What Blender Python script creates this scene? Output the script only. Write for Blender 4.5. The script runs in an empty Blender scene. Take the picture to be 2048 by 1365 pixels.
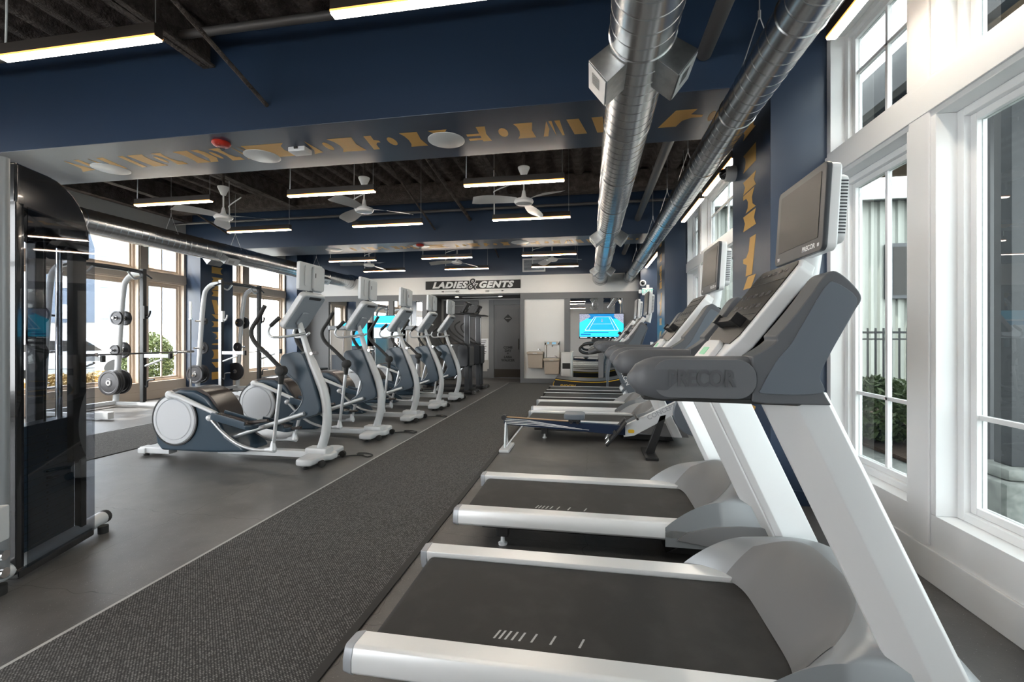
import bpy, bmesh, math, random
from mathutils import Vector, Matrix
R = math.radians
random.seed(7)
C = bpy.context.scene.collection
SC = bpy.context.scene
# ------------------------------------------------------------------ camera, sky, sun, exposure
cam_d = bpy.data.cameras.new('camera'); cam = bpy.data.objects.new('camera', cam_d); C.objects.link(cam)
cam_d.sensor_width = 36; cam_d.lens = 900 / 2048 * 36
cam_d.shift_y = -7.5 / 2048; cam_d.clip_start = .02; cam_d.clip_end = 200
cam.location = (0, 0, 1.35); cam.rotation_euler = (R(90), 0, math.atan(156 / 900))
SC.camera = cam
SC.view_settings.view_transform = 'Standard'; SC.view_settings.look = 'None'
SC.view_settings.gamma = 1; SC.view_settings.use_curve_mapping = False
SC.view_settings.exposure = 2.08
SC.cycles.use_denoising = True
SC.cycles.max_bounces = 8; SC.cycles.diffuse_bounces = 5; SC.cycles.transparent_max_bounces = 12
SC.cycles.sample_clamp_indirect = 6; SC.cycles.caustics_reflective = False; SC.cycles.caustics_refractive = False
w = bpy.data.worlds.new('overcast sky'); SC.world = w; w.use_nodes = True
bg = w.node_tree.nodes['Background']; bg.inputs[0].default_value = (.97, .98, 1, 1); bg.inputs[1].default_value = 4.4
sun_d = bpy.data.lights.new('sun', 'SUN'); sun_d.energy = 4; sun_d.angle = R(1.5); sun_d.color = (1, .95, .86)
sun = bpy.data.objects.new('sun', sun_d); C.objects.link(sun)
sun.rotation_euler = Vector((.62, .30, -1)).to_track_quat('-Z', 'Y').to_euler(); sun.location = (-20, 6, 20)

# ------------------------------------------------------------------ materials
def mat(name, col, rough=.5, metal=0, bump=None, spec=.5, emit=None, coat=0, var=None, alpha=None):
    m = bpy.data.materials.new(name); m.use_nodes = True
    nt = m.node_tree; b = nt.nodes['Principled BSDF']
    b.inputs['Base Color'].default_value = (*col, 1); b.inputs['Roughness'].default_value = rough
    b.inputs['Metallic'].default_value = metal; b.inputs['Specular IOR Level'].default_value = spec
    b.inputs['Coat Weight'].default_value = coat
    if emit:
        b.inputs['Emission Color'].default_value = (*emit[0], 1); b.inputs['Emission Strength'].default_value = emit[1]
    tc = nt.nodes.new('ShaderNodeTexCoord')
    if bump:
        n = nt.nodes.new('ShaderNodeTexNoise'); n.inputs['Scale'].default_value = bump[0]; n.inputs['Detail'].default_value = 4
        nt.links.new(tc.outputs['Object'], n.inputs['Vector'])
        bp = nt.nodes.new('ShaderNodeBump'); bp.inputs['Strength'].default_value = bump[1]; bp.inputs['Distance'].default_value = bump[2]
        nt.links.new(n.outputs['Fac'], bp.inputs['Height']); nt.links.new(bp.outputs[0], b.inputs['Normal'])
    if var:      # (scale, second colour, lo, hi)
        n = nt.nodes.new('ShaderNodeTexNoise'); n.inputs['Scale'].default_value = var[0]; n.inputs['Detail'].default_value = 6
        nt.links.new(tc.outputs['Object'], n.inputs['Vector'])
        cr = nt.nodes.new('ShaderNodeValToRGB'); cr.color_ramp.elements[0].position = var[2]; cr.color_ramp.elements[1].position = var[3]
        cr.color_ramp.elements[0].color = (*col, 1); cr.color_ramp.elements[1].color = (*var[1], 1)
        nt.links.new(n.outputs['Fac'], cr.inputs[0]); nt.links.new(cr.outputs[0], b.inputs['Base Color'])
    return m
def glass_mat(name, tint=(1, 1, 1), rough=0.0, refl=.5):
    m = bpy.data.materials.new(name); m.use_nodes = True; nt = m.node_tree; nt.nodes.clear()
    o = nt.nodes.new('ShaderNodeOutputMaterial'); mx = nt.nodes.new('ShaderNodeMixShader')
    t = nt.nodes.new('ShaderNodeBsdfTransparent'); t.inputs[0].default_value = (*tint, 1)
    g = nt.nodes.new('ShaderNodeBsdfGlossy'); g.inputs['Roughness'].default_value = rough
    f = nt.nodes.new('ShaderNodeFresnel'); f.inputs[0].default_value = 1.45
    ml = nt.nodes.new('ShaderNodeMath'); ml.operation = 'MULTIPLY'; ml.inputs[1].default_value = refl
    ge = nt.nodes.new('ShaderNodeNewGeometry'); iv = nt.nodes.new('ShaderNodeMath'); iv.operation = 'SUBTRACT'; iv.inputs[0].default_value = 1
    nt.links.new(ge.outputs['Backfacing'], iv.inputs[1]); m2 = nt.nodes.new('ShaderNodeMath'); m2.operation = 'MULTIPLY'   # the outer face alone reflects
    nt.links.new(f.outputs[0], ml.inputs[0]); nt.links.new(ml.outputs[0], m2.inputs[0]); nt.links.new(iv.outputs[0], m2.inputs[1]); nt.links.new(m2.outputs[0], mx.inputs[0])
    nt.links.new(t.outputs[0], mx.inputs[1]); nt.links.new(g.outputs[0], mx.inputs[2]); nt.links.new(mx.outputs[0], o.inputs[0])
    return m
M = {}
M['navy'] = mat('navy paint', (.0195, .039, .080), .36, bump=(60, .08, .003), spec=.65)
M['gold'] = mat('gold paint', (.74, .42, .10), .45)
M['greenglass'] = mat('grey-green glazing', (.16, .21, .205), .12, spec=.6)
M['postgrey'] = mat('dark grey post', (.035, .038, .043), .5)
M['deck'] = mat('sprayed dark deck', (.060, .048, .043), .9, bump=(45, 1, .03), var=(9, (.12, .098, .088), .4, .65))
M['trimwhite'] = mat('white trim paint', (.86, .87, .88), .35)
M['trimtanlit'] = mat('tan trim with warm light painted in', (.64, .53, .43), .4)  # warm light painted into the off-white left trim; also plain beige awning braces
M['wallwhite'] = mat('white wall paint', (.86, .86, .85), .5)
M['wallgrey'] = mat('grey wall paint', (.17, .175, .185), .5)
M['wallpale'] = mat('pale grey wall paint', (.5, .49, .47), .5)
M['galv'] = mat('galvanised steel', (.66, .67, .68), .25, 1, var=(3, (.52, .53, .54), .35, .7))
M['galvbox'] = mat('galvanised sheet', (.40, .41, .41), .36, 1, var=(16, (.33, .34, .34), .4, .6))
M['black'] = mat('black powder coat', (.012, .012, .013), .4)
M['blackgloss'] = mat('black gloss plastic', (.008, .009, .011), .12, coat=.5)
M['rubber'] = mat('black rubber', (.02, .02, .02), .7)
M['silver'] = mat('silver painted steel', (.58, .60, .62), .3, .55)
M['whitegrey'] = mat('pale grey enamel', (.64, .66, .68), .35, .1)
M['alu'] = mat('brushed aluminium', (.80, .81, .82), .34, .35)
M['aluside'] = mat('grey aluminium cap', (.36, .38, .41), .4, .3)  # own mid grey of the treadmill end caps, also used for lettering
M['plasgrey'] = mat('dark grey plastic', (.095, .10, .11), .45, bump=(300, .15, .001))
M['hoodgrey'] = mat('metallic grey plastic', (.27, .285, .30), .4, .35)
M['hoodpanel'] = mat('mid grey plastic', (.15, .15, .153), .5)
M['shell'] = mat('slate grey plastic', (.12, .14, .165), .36)
M['bezel'] = mat('charcoal bezel', (.045, .048, .055), .35)
M['screen'] = mat('dark screen', (.022, .020, .018), .34, spec=.35)
M['white'] = mat('white plastic', (.75, .76, .77), .3)
M['chrome'] = mat('chrome', (.75, .75, .76), .12, 1)
M['consoleback'] = mat('pale blue-grey plastic', (.34, .38, .43), .4)
M['slate'] = mat('slate blue plastic', (.026, .050, .076), .34, coat=.15)
M['disc'] = mat('light grey plastic disc', (.55, .57, .60), .42)
M['brownblk'] = mat('glossy dark cover', (.05, .042, .04), .22)
M['steel'] = mat('stainless steel', (.62, .60, .57), .38, 1)
M['cast'] = mat('cast iron', (.05, .05, .055), .45, .5)
M['beige'] = mat('beige fountain steel', (.52, .44, .36), .4, .3)
M['doorgrey'] = mat('charcoal door paint', (.085, .085, .09), .42)
M['bronze'] = mat('dark bronze', (.03, .024, .018), .35, .7)
M['yellow'] = mat('yellow stripe', (.75, .45, .02), .4)
M['red'] = mat('red plastic', (.5, .035, .02), .35)
M['glass'] = glass_mat('solar control glass', (.48, .505, .50), 0, .9)
M['glassclean'] = glass_mat('lightly tinted window glass', (.80, .81, .81), 0, .7)
M['tint'] = glass_mat('smoked acrylic', (.57, .59, .62), .02, 1.3)
M['mirror'] = mat('mirror', (.86, .87, .87), .01, 1)
M['led'] = mat('warm led diffuser', (1, .8, .55), .5, emit=((1, .90, .76), 12))
M['ledrim'] = mat('black lamp housing', (.02, .015, .012), .45)
M['ledglare'] = mat('painted amber lamp glare', (.8, .35, .1), .5, emit=((1, .36, .08), .55))  # orange lamp glare on the housing, painted as a glowing colour
M['navyrail'] = mat('dark navy rail', (.012, .022, .05), .25)
M['glowgreen'] = mat('exit sign lettering', (.1, .5, .45), .4, emit=((.1, .6, .5), .12))
M['down'] = mat('downlight glow', (1, .9, .75), .5, emit=((1, .88, .7), 12))
M['ink'] = mat('black ink', (.01, .01, .01), .6)
M['printgrey'] = mat('pale grey print', (.42, .42, .42), .6)
M['green'] = mat('green lcd', (.10, .45, .25), .3, emit=((.15, .8, .4), .04))
M['wire'] = mat('galvanised wire', (.6, .6, .6), .35, 1)
M['concrete'] = mat('concrete', (.25, .26, .245), .85, var=(14, (.17, .18, .17), .45, .62))
M['earth'] = mat('mulch', (.06, .035, .02), .95, bump=(40, 1, .03))
M['leafg'] = mat('green leaves', (.09, .13, .045), .6)
M['leafy'] = mat('dry golden leaves', (.42, .30, .12), .6)
M['bldg'] = mat('pale blue siding', (.14, .175, .225), .7)
M['bark'] = mat('bark', (.18, .13, .09), .9)
# rubber floor, with flecks and faint puzzle joints
def floor_mat():
    m = mat('speckled rubber floor', (.040, .038, .037), .42, spec=.75); nt = m.node_tree; b = nt.nodes['Principled BSDF']
    tc = nt.nodes.new('ShaderNodeTexCoord')
    v = nt.nodes.new('ShaderNodeTexVoronoi'); v.inputs['Scale'].default_value = 55
    cr = nt.nodes.new('ShaderNodeValToRGB'); cr.color_ramp.elements[0].position = .05; cr.color_ramp.elements[0].color = (.30, .30, .29, 1)
    cr.color_ramp.elements[1].position = .10; cr.color_ramp.elements[1].color = (0, 0, 0, 1)
    n = nt.nodes.new('ShaderNodeTexNoise'); n.inputs['Scale'].default_value = 2.2; n.inputs['Detail'].default_value = 7; n.inputs['Roughness'].default_value = .65
    c2 = nt.nodes.new('ShaderNodeValToRGB'); c2.color_ramp.elements[0].position = .35; c2.color_ramp.elements[0].color = (.052, .050, .049, 1)
    c2.color_ramp.elements[1].position = .72; c2.color_ramp.elements[1].color = (.135, .13, .127, 1)
    bk = nt.nodes.new('ShaderNodeTexBrick'); bk.offset = 0; bk.inputs['Scale'].default_value = 1; bk.inputs['Brick Width'].default_value = 1.0; bk.inputs['Row Height'].default_value = 1.0
    bk.inputs['Mortar Size'].default_value = .002; bk.inputs['Mortar Smooth'].default_value = .2
    wv = nt.nodes.new('ShaderNodeTexWave'); wv.wave_profile = 'TRI'; wv.inputs['Scale'].default_value = 4
    dn = nt.nodes.new('ShaderNodeTexNoise'); dn.inputs['Scale'].default_value = 12; dn.inputs['Detail'].default_value = 0
    sc = nt.nodes.new('ShaderNodeVectorMath'); sc.operation = 'MULTIPLY_ADD'; sc.inputs[1].default_value = (.07, .07, 0)
    nt.links.new(dn.outputs['Color'], sc.inputs[0]); nt.links.new(tc.outputs['Object'], sc.inputs[2]); nt.links.new(tc.outputs['Object'], dn.inputs['Vector'])
    nt.links.new(sc.outputs[0], bk.inputs['Vector'])
    ad = nt.nodes.new('ShaderNodeMixRGB'); ad.blend_type = 'ADD'; ad.inputs[0].default_value = 1
    mu = nt.nodes.new('ShaderNodeMixRGB'); mu.blend_type = 'MIX'; mu.inputs[2].default_value = (.018, .018, .018, 1)
    for a in (v, n): nt.links.new(tc.outputs['Object'], a.inputs['Vector'])
    nt.links.new(v.outputs['Distance'], cr.inputs[0]); nt.links.new(n.outputs['Fac'], c2.inputs[0])
    nt.links.new(c2.outputs[0], ad.inputs[1]); nt.links.new(cr.outputs[0], ad.inputs[2])
    nt.links.new(bk.outputs['Fac'], mu.inputs[0]); nt.links.new(ad.outputs[0], mu.inputs[1])
    nt.links.new(mu.outputs[0], b.inputs['Base Color'])
    rr = nt.nodes.new('ShaderNodeMapRange'); rr.inputs[3].default_value = .30; rr.inputs[4].default_value = .50
    nt.links.new(n.outputs['Fac'], rr.inputs[0]); nt.links.new(rr.outputs[0], b.inputs['Roughness'])
    bp = nt.nodes.new('ShaderNodeBump'); bp.inputs['Strength'].default_value = .25; bp.inputs['Distance'].default_value = .003
    n3 = nt.nodes.new('ShaderNodeTexNoise'); n3.inputs['Scale'].default_value = 160
    nt.links.new(tc.outputs['Object'], n3.inputs['Vector']); nt.links.new(n3.outputs['Fac'], bp.inputs['Height']); nt.links.new(bp.outputs[0], b.inputs['Normal'])
    return m
M['floor'] = floor_mat()
def carpet_mat():
    m = mat('woven charcoal carpet', (.05, .05, .05), .8, spec=.3); nt = m.node_tree; b = nt.nodes['Principled BSDF']
    tc = nt.nodes.new('ShaderNodeTexCoord'); mp = nt.nodes.new('ShaderNodeMapping'); mp.inputs['Rotation'].default_value = (0, 0, R(45)); mp.inputs['Scale'].default_value = (1, 1, 1)
    v = nt.nodes.new('ShaderNodeTexVoronoi'); v.inputs['Scale'].default_value = 95; v.inputs['Randomness'].default_value = .18
    cr = nt.nodes.new('ShaderNodeValToRGB'); cr.color_ramp.elements[0].position = .15; cr.color_ramp.elements[0].color = (.40, .395, .39, 1)
    cr.color_ramp.elements[1].position = .60; cr.color_ramp.elements[1].color = (.030, .030, .030, 1)
    nt.links.new(tc.outputs['Object'], mp.inputs[0]); nt.links.new(mp.outputs[0], v.inputs['Vector'])
    nt.links.new(v.outputs['Distance'], cr.inputs[0]); nt.links.new(cr.outputs[0], b.inputs['Base Color'])
    bp = nt.nodes.new('ShaderNodeBump'); bp.inputs['Strength'].default_value = .8; bp.inputs['Distance'].default_value = .004; bp.invert = True
    nt.links.new(v.outputs['Distance'], bp.inputs['Height']); nt.links.new(bp.outputs[0], b.inputs['Normal'])
    return m
M['carpet'] = carpet_mat()
def corr_mat(name, c1, c2, per, axis='Y'):
    m = mat(name, c1, .6); nt = m.node_tree; b = nt.nodes['Principled BSDF']; return m
M['corr'] = mat('corrugated cladding', (.33, .345, .32), .5, .2)

# ------------------------------------------------------------------ mesh builder
class MB:
    def __init__(s): s.bm = bmesh.new(); s.mi = 0
    def _f(s, vs):
        try: f = s.bm.faces.new(vs); f.material_index = s.mi; return f
        except ValueError: return None
    def box(s, x0, x1, y0, y1, z0, z1, mtx=None):
        v = [Vector((x, y, z)) for x in (x0, x1) for y in (y0, y1) for z in (z0, z1)]
        if mtx: v = [mtx @ p for p in v]
        v = [s.bm.verts.new(p) for p in v]
        for q in ((0, 1, 3, 2), (4, 6, 7, 5), (0, 4, 5, 1), (2, 3, 7, 6), (0, 2, 6, 4), (1, 5, 7, 3)): s._f([v[i] for i in q])
        return s
    def prism(s, pts, a, b, plane='XZ', mtx=None):
        def P(p, t):
            u, v = p
            q = {'XZ': (u, t, v), 'XY': (u, v, t), 'YZ': (t, u, v)}[plane]
            q = Vector(q); return mtx @ q if mtx else q
        A = [s.bm.verts.new(P(p, a)) for p in pts]; B = [s.bm.verts.new(P(p, b)) for p in pts]; n = len(pts)
        s._f(A[::-1]); s._f(B)
        for i in range(n): s._f([A[i], A[(i + 1) % n], B[(i + 1) % n], B[i]])
        return s
    def tube(s, pts, r, seg=12, cap=True, sq=1.0):
        pts = [Vector(p) for p in pts]; n = len(pts); rs = r if isinstance(r, (list, tuple)) else [r] * n
        rings = []; up = None
        for i, p in enumerate(pts):
            t = (pts[min(i + 1, n - 1)] - pts[max(i - 1, 0)]).normalized()
            if up is None: up = Vector((0, 0, 1)) if abs(t.z) < .9 else Vector((0, 1, 0))
            side = t.cross(up).normalized(); up = side.cross(t).normalized()
            rings.append([s.bm.verts.new(p + (side * math.cos(a) + up * math.sin(a) * sq) * rs[i]) for a in [2 * math.pi * k / seg for k in range(seg)]])
        for i in range(n - 1):
            for k in range(seg): s._f([rings[i][k], rings[i][(k + 1) % seg], rings[i + 1][(k + 1) % seg], rings[i + 1][k]])
        if cap: s._f(rings[0][::-1]); s._f(rings[-1])
        return s
    def lathe(s, prof, origin=(0, 0, 0), axis='Z', seg=24, cap=True):
        o = Vector(origin); rings = []
        for r, h in prof:
            ring = []
            for k in range(seg):
                a = 2 * math.pi * k / seg; c, d = r * math.cos(a), r * math.sin(a)
                q = {'Z': (c, d, h), 'Y': (c, h, d), 'X': (h, c, d)}[axis]
                ring.append(s.bm.verts.new(o + Vector(q)))
            rings.append(ring)
        for i in range(len(rings) - 1):
            for k in range(seg): s._f([rings[i][k], rings[i][(k + 1) % seg], rings[i + 1][(k + 1) % seg], rings[i + 1][k]])
        if cap: s._f(rings[0][::-1]); s._f(rings[-1])
        return s
    def ring(s, R0, R1, h0, h1, origin=(0, 0, 0), axis='Z', seg=32):
        return s.lathe([(R1, h0), (R1, h1), (R0, h1), (R0, h0), (R1, h0)], origin, axis, seg, cap=False)
    def ell(s, c, rad, seg=16, rings=8):
        prof = []; vs = []
        for i in range(1, rings):
            a = math.pi * i / rings - math.pi / 2
            vs.append([s.bm.verts.new(Vector(c) + Vector((rad[0] * math.cos(a) * math.cos(2 * math.pi * k / seg), rad[1] * math.cos(a) * math.sin(2 * math.pi * k / seg), rad[2] * math.sin(a)))) for k in range(seg)])
        b = s.bm.verts.new(Vector(c) - Vector((0, 0, rad[2]))); t = s.bm.verts.new(Vector(c) + Vector((0, 0, rad[2])))
        for k in range(seg):
            s._f([b, vs[0][(k + 1) % seg], vs[0][k]]); s._f([t, vs[-1][k], vs[-1][(k + 1) % seg]])
            for i in range(len(vs) - 1): s._f([vs[i][k], vs[i][(k + 1) % seg], vs[i + 1][(k + 1) % seg], vs[i + 1][k]])
        return s
    def grid(s, fn, nu, nv, thick=None):
        g = [[s.bm.verts.new(Vector(fn(i / nu, j / nv))) for j in range(nv + 1)] for i in range(nu + 1)]
        for i in range(nu):
            for j in range(nv): s._f([g[i][j], g[i + 1][j], g[i + 1][j + 1], g[i][j + 1]])
        return g
    def build(s, name, m, parent=None, bevel=0, seg=2, label=None, sharp=38, recalc=True, sub=0):
        bm = s.bm
        if recalc: bmesh.ops.recalc_face_normals(bm, faces=bm.faces[:])
        if bevel:
            ed = [e for e in bm.edges if len(e.link_faces) == 2 and e.calc_face_angle(0) > R(28)]
            bmesh.ops.bevel(bm, geom=ed, offset=bevel, segments=seg, affect='EDGES', profile=.5, clamp_overlap=True)
        for f in bm.faces: f.smooth = True
        for e in bm.edges:
            if len(e.link_faces) == 2 and e.calc_face_angle(0) > R(sharp): e.smooth = False
        me = bpy.data.meshes.new(name); bm.to_mesh(me); bm.free()
        for mm in (m if isinstance(m, (list, tuple)) else [m]): me.materials.append(M[mm] if isinstance(mm, str) else mm)
        o = bpy.data.objects.new(name, me); C.objects.link(o)
        if parent: o.parent = parent
        if label: o['label'] = label
        if bevel:
            md = o.modifiers.new('weighted normals', 'WEIGHTED_NORMAL'); md.keep_sharp = True
        if sub:
            md = o.modifiers.new('subdivision', 'SUBSURF'); md.levels = sub; md.render_levels = sub
        return o
def tag(o, label, cat, group=None, kind=None):
    if label: o['label'] = label
    if cat: o['category'] = cat
    if group: o['group'] = group
    if kind: o['kind'] = kind
    return o
def thing(name, label, cat, loc=(0, 0, 0), rz=0, group=None):
    o = bpy.data.objects.new(name, None); C.objects.link(o); o.location = loc; o.rotation_euler = (0, 0, rz)
    o.empty_display_size = .1
    return tag(o, label, cat, group)
def struct(o): o['kind'] = 'structure'; return o
def copy_tree(o, parent=None, label=None, loc=None, rz=None, group=None):
    c = o.copy(); C.objects.link(c); c.parent = parent
    for ch in list(o.children): copy_tree(ch, c)
    if label: c['label'] = label
    if loc: c.location = loc
    if rz is not None: c.rotation_euler = (0, 0, rz)
    if group: c['group'] = group
    return c
def smooth(pts, n=6):
    P = [Vector(p) for p in pts]; out = []
    for i in range(len(P) - 1):
        p0 = P[max(i - 1, 0)]; p1 = P[i]; p2 = P[i + 1]; p3 = P[min(i + 2, len(P) - 1)]
        for k in range(n):
            t = k / n
            out.append(.5 * ((2 * p1) + (p2 - p0) * t + (2 * p0 - 5 * p1 + 4 * p2 - p3) * t * t + (3 * p1 - p0 - 3 * p2 + p3) * t ** 3))
    out.append(P[-1]); return out
def rrect(x0, x1, z0, z1, r, n=5):
    pts = []
    for cx, cz, a0 in ((x1 - r, z0 + r, -90), (x1 - r, z1 - r, 0), (x0 + r, z1 - r, 90), (x0 + r, z0 + r, 180)):
        for k in range(n + 1):
            a = R(a0 + 90 * k / n); pts.append((cx + r * math.cos(a), cz + r * math.sin(a)))
    return pts
def text(name, body, m, mtx, size, parent=None, ext=.002, off=0.0, shear=0, align='CENTER', spacing=1, label=None, width=None):
    cu = bpy.data.curves.new(name, 'FONT'); cu.body = body; cu.size = size; cu.extrude = ext; cu.offset = off
    cu.shear = shear; cu.align_x = align; cu.align_y = 'CENTER'; cu.space_character = spacing; cu.resolution_u = 3
    t = bpy.data.objects.new('text_tmp', cu); C.objects.link(t)
    bpy.context.view_layer.update()
    me = bpy.data.meshes.new_from_object(t.evaluated_get(bpy.context.evaluated_depsgraph_get()))
    bpy.data.objects.remove(t); me.name = name
    if width:
        xs = [v.co.x for v in me.vertices]; me.transform(Matrix.Diagonal((width / (max(xs) - min(xs)), 1, 1, 1)))
    me.transform(mtx); me.materials.clear(); me.materials.append(M[m])
    o = bpy.data.objects.new(name, me); C.objects.link(o)
    if parent: o.parent = parent
    if label: o['label'] = label
    return o
def frame_mtx(origin, xdir, ydir):
    x = Vector(xdir).normalized(); y = Vector(ydir).normalized(); z = x.cross(y)
    m = Matrix((x, y, z)).transposed().to_4x4(); m.translation = Vector(origin); return m

# ------------------------------------------------------------------ room shell
XR, XL, YF, YB, ZD = 1.856, -9.45, -5.5, 13.2, 4.4
ZB = 3.4
struct(MB().box(XL - .3, XR + .3, YF, 14.9, -.12, 0).build('floor', 'floor'))
# ribbed metal deck
def deck():
    b = MB(); x = XL; prof = []; zt = ZD + .09
    while x < XR:
        prof += [(x, ZD), (x + .12, ZD), (x + .17, zt), (x + .29, zt)]; x += .34
    prof.append((x, ZD))
    A = [b.bm.verts.new((p[0], YF, p[1])) for p in prof]; B = [b.bm.verts.new((p[0], 14.8, p[1])) for p in prof]
    for i in range(len(prof) - 1): b._f([A[i], A[i + 1], B[i + 1], B[i]])
    b.box(XL - .3, XR + .4, YF, 14.9, zt + .02, zt + .2)
    return b.build('ceiling', 'deck', recalc=False)
struct(deck())
BE = [(-1.32, -.34), (3.95, 4.93), (9.2, 10.18)]
for y0, y1 in BE:
    struct(MB().box(XL, XR, y0, y1, ZB, ZD + .1).build('ceiling_beam', 'navy', bevel=.006))
    struct(MB().box(1.44, XR, y0, y1, 0, ZB + .01).build('wall_column', 'navy', bevel=.004))
    struct(MB().box(XL, -9.05, y0, y1, 0, ZB + .01).build('wall_column', 'navy', bevel=.004))
struct(MB().box(1.36, XR, 12.75, YB, 0, ZD).build('wall_column', 'navy', bevel=.004))
struct(MB().box(XL, -9.05, 12.75, YB, 0, ZD).build('wall_column', 'navy', bevel=.004))
for y0, y1 in BE[:1] + BE[1:]:
    struct(MB().box(1.425, 1.44, y0 - .015, y1 + .015, 0, .12).box(1.425, XR, y0 - .015, y0, 0, .12).build('baseboard_column', 'navy', bevel=.003))
# sprayed steel: edge girders and joists
struct(MB().box(XL, XL + .18, YF, YB, 4.06, ZD + .05).build('edge_girder', 'deck', bevel=.01))
for (y0, y1) in ((8.55, 9.2), (12.2, 13.2)):
    struct(MB().box(XL, XR, y0, y0 + .3, 4.12, ZD + .05).build('ceiling_girder', 'deck', bevel=.02))
def joist(x, y0, y1, h=.34):
    b = MB(); b.box(x - .07, x + .07, y0, y1, ZD - h, ZD - h + .03).box(x - .015, x + .015, y0, y1, ZD - h, ZD).box(x - .07, x + .07, y0, y1, ZD - .03, ZD)
    struct(b.build('ceiling_joist', 'deck', bevel=.008))
for x, y0, y1 in ((-3.78, -.34, 3.95), (-6.1, 4.93, 8.55), (-1.6, 4.93, 8.55), (-8.3, 4.93, 8.55), (-3.5, 10.18, 12.2), (-6.2, 10.18, 12.2)): joist(x, y0, y1)
def kicker(x, y0, y1, z0, z1):
    tag(MB().tube([(x, y0, z0), (x, y1, z1)], .018, 8).build('brace_rod', 'deck'), None, None); return C.objects[-1]
for i, (x, y0, y1, z0, z1, lb) in enumerate(((-3.13, 2.0, 3.95, 4.2, 3.63, 'thin dark diagonal brace running from the near ribbed ceiling down to the near navy beam'),
        (-2.49, 5.2, 9.2, 4.3, 3.83, 'dark diagonal brace reaching the second navy beam, right of the centre fan'),
        (-3.27, 6.6, 9.2, 4.3, 3.66, 'long thin dark diagonal brace reaching the second navy beam by the centre fan'),
        (-8.3, 7.6, 9.2, 4.2, 3.75, 'short dark diagonal brace at the left end of the second navy beam'),
        (-2.7, 11.4, 13.2, 4.3, 3.75, 'dark diagonal brace above the back wall sign'))):
    tag(MB().tube([(x, y0, z0), (x, y1, z1)], .035 if x == -2.49 else .02, 8).build('ceiling_brace', 'deck'), lb, 'brace')
# sprinkler mains
for y, z, lb in ((3.62, None, 'grey pipe running across the room along the near navy beam'), (8.8, 3.93, 'thin grey pipe running across in front of the second navy beam'), (12.3, 3.9, 'thin grey pipe running across near the back wall above the vent')):
    if z is None: z = 4.18
    p = MB().tube([(XL + .1, y, z), (XR - .1, y, z)], .038 if y < 5 else .028, 12).build('sprinkler_pipe', 'pipe' if 'pipe' in M else 'galvbox')
    tag(p, lb, 'pipe')
M['pipe'] = mat('grey painted pipe', (.10, .095, .095), .45, .2)
for o in C.objects:
    if o.name.startswith('sprinkler_pipe'): o.data.materials[0] = M['pipe']
for y0, y1, lb in ((1.2, 3.945, 'fat grey pipe ending in the near navy beam, between the two right-hand ducts'), (4.935, 9.195, 'fat grey pipe between the first and second navy beams, beside the right-hand duct'), (10.185, 12.9, 'fat grey pipe beyond the second navy beam, between the right-hand ducts')):
    tag(MB().tube([(.93, y0, 3.7), (.93, y1, 3.7)], .06, 16).build('drain_pipe', 'pipe'), lb, 'pipe')

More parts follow.
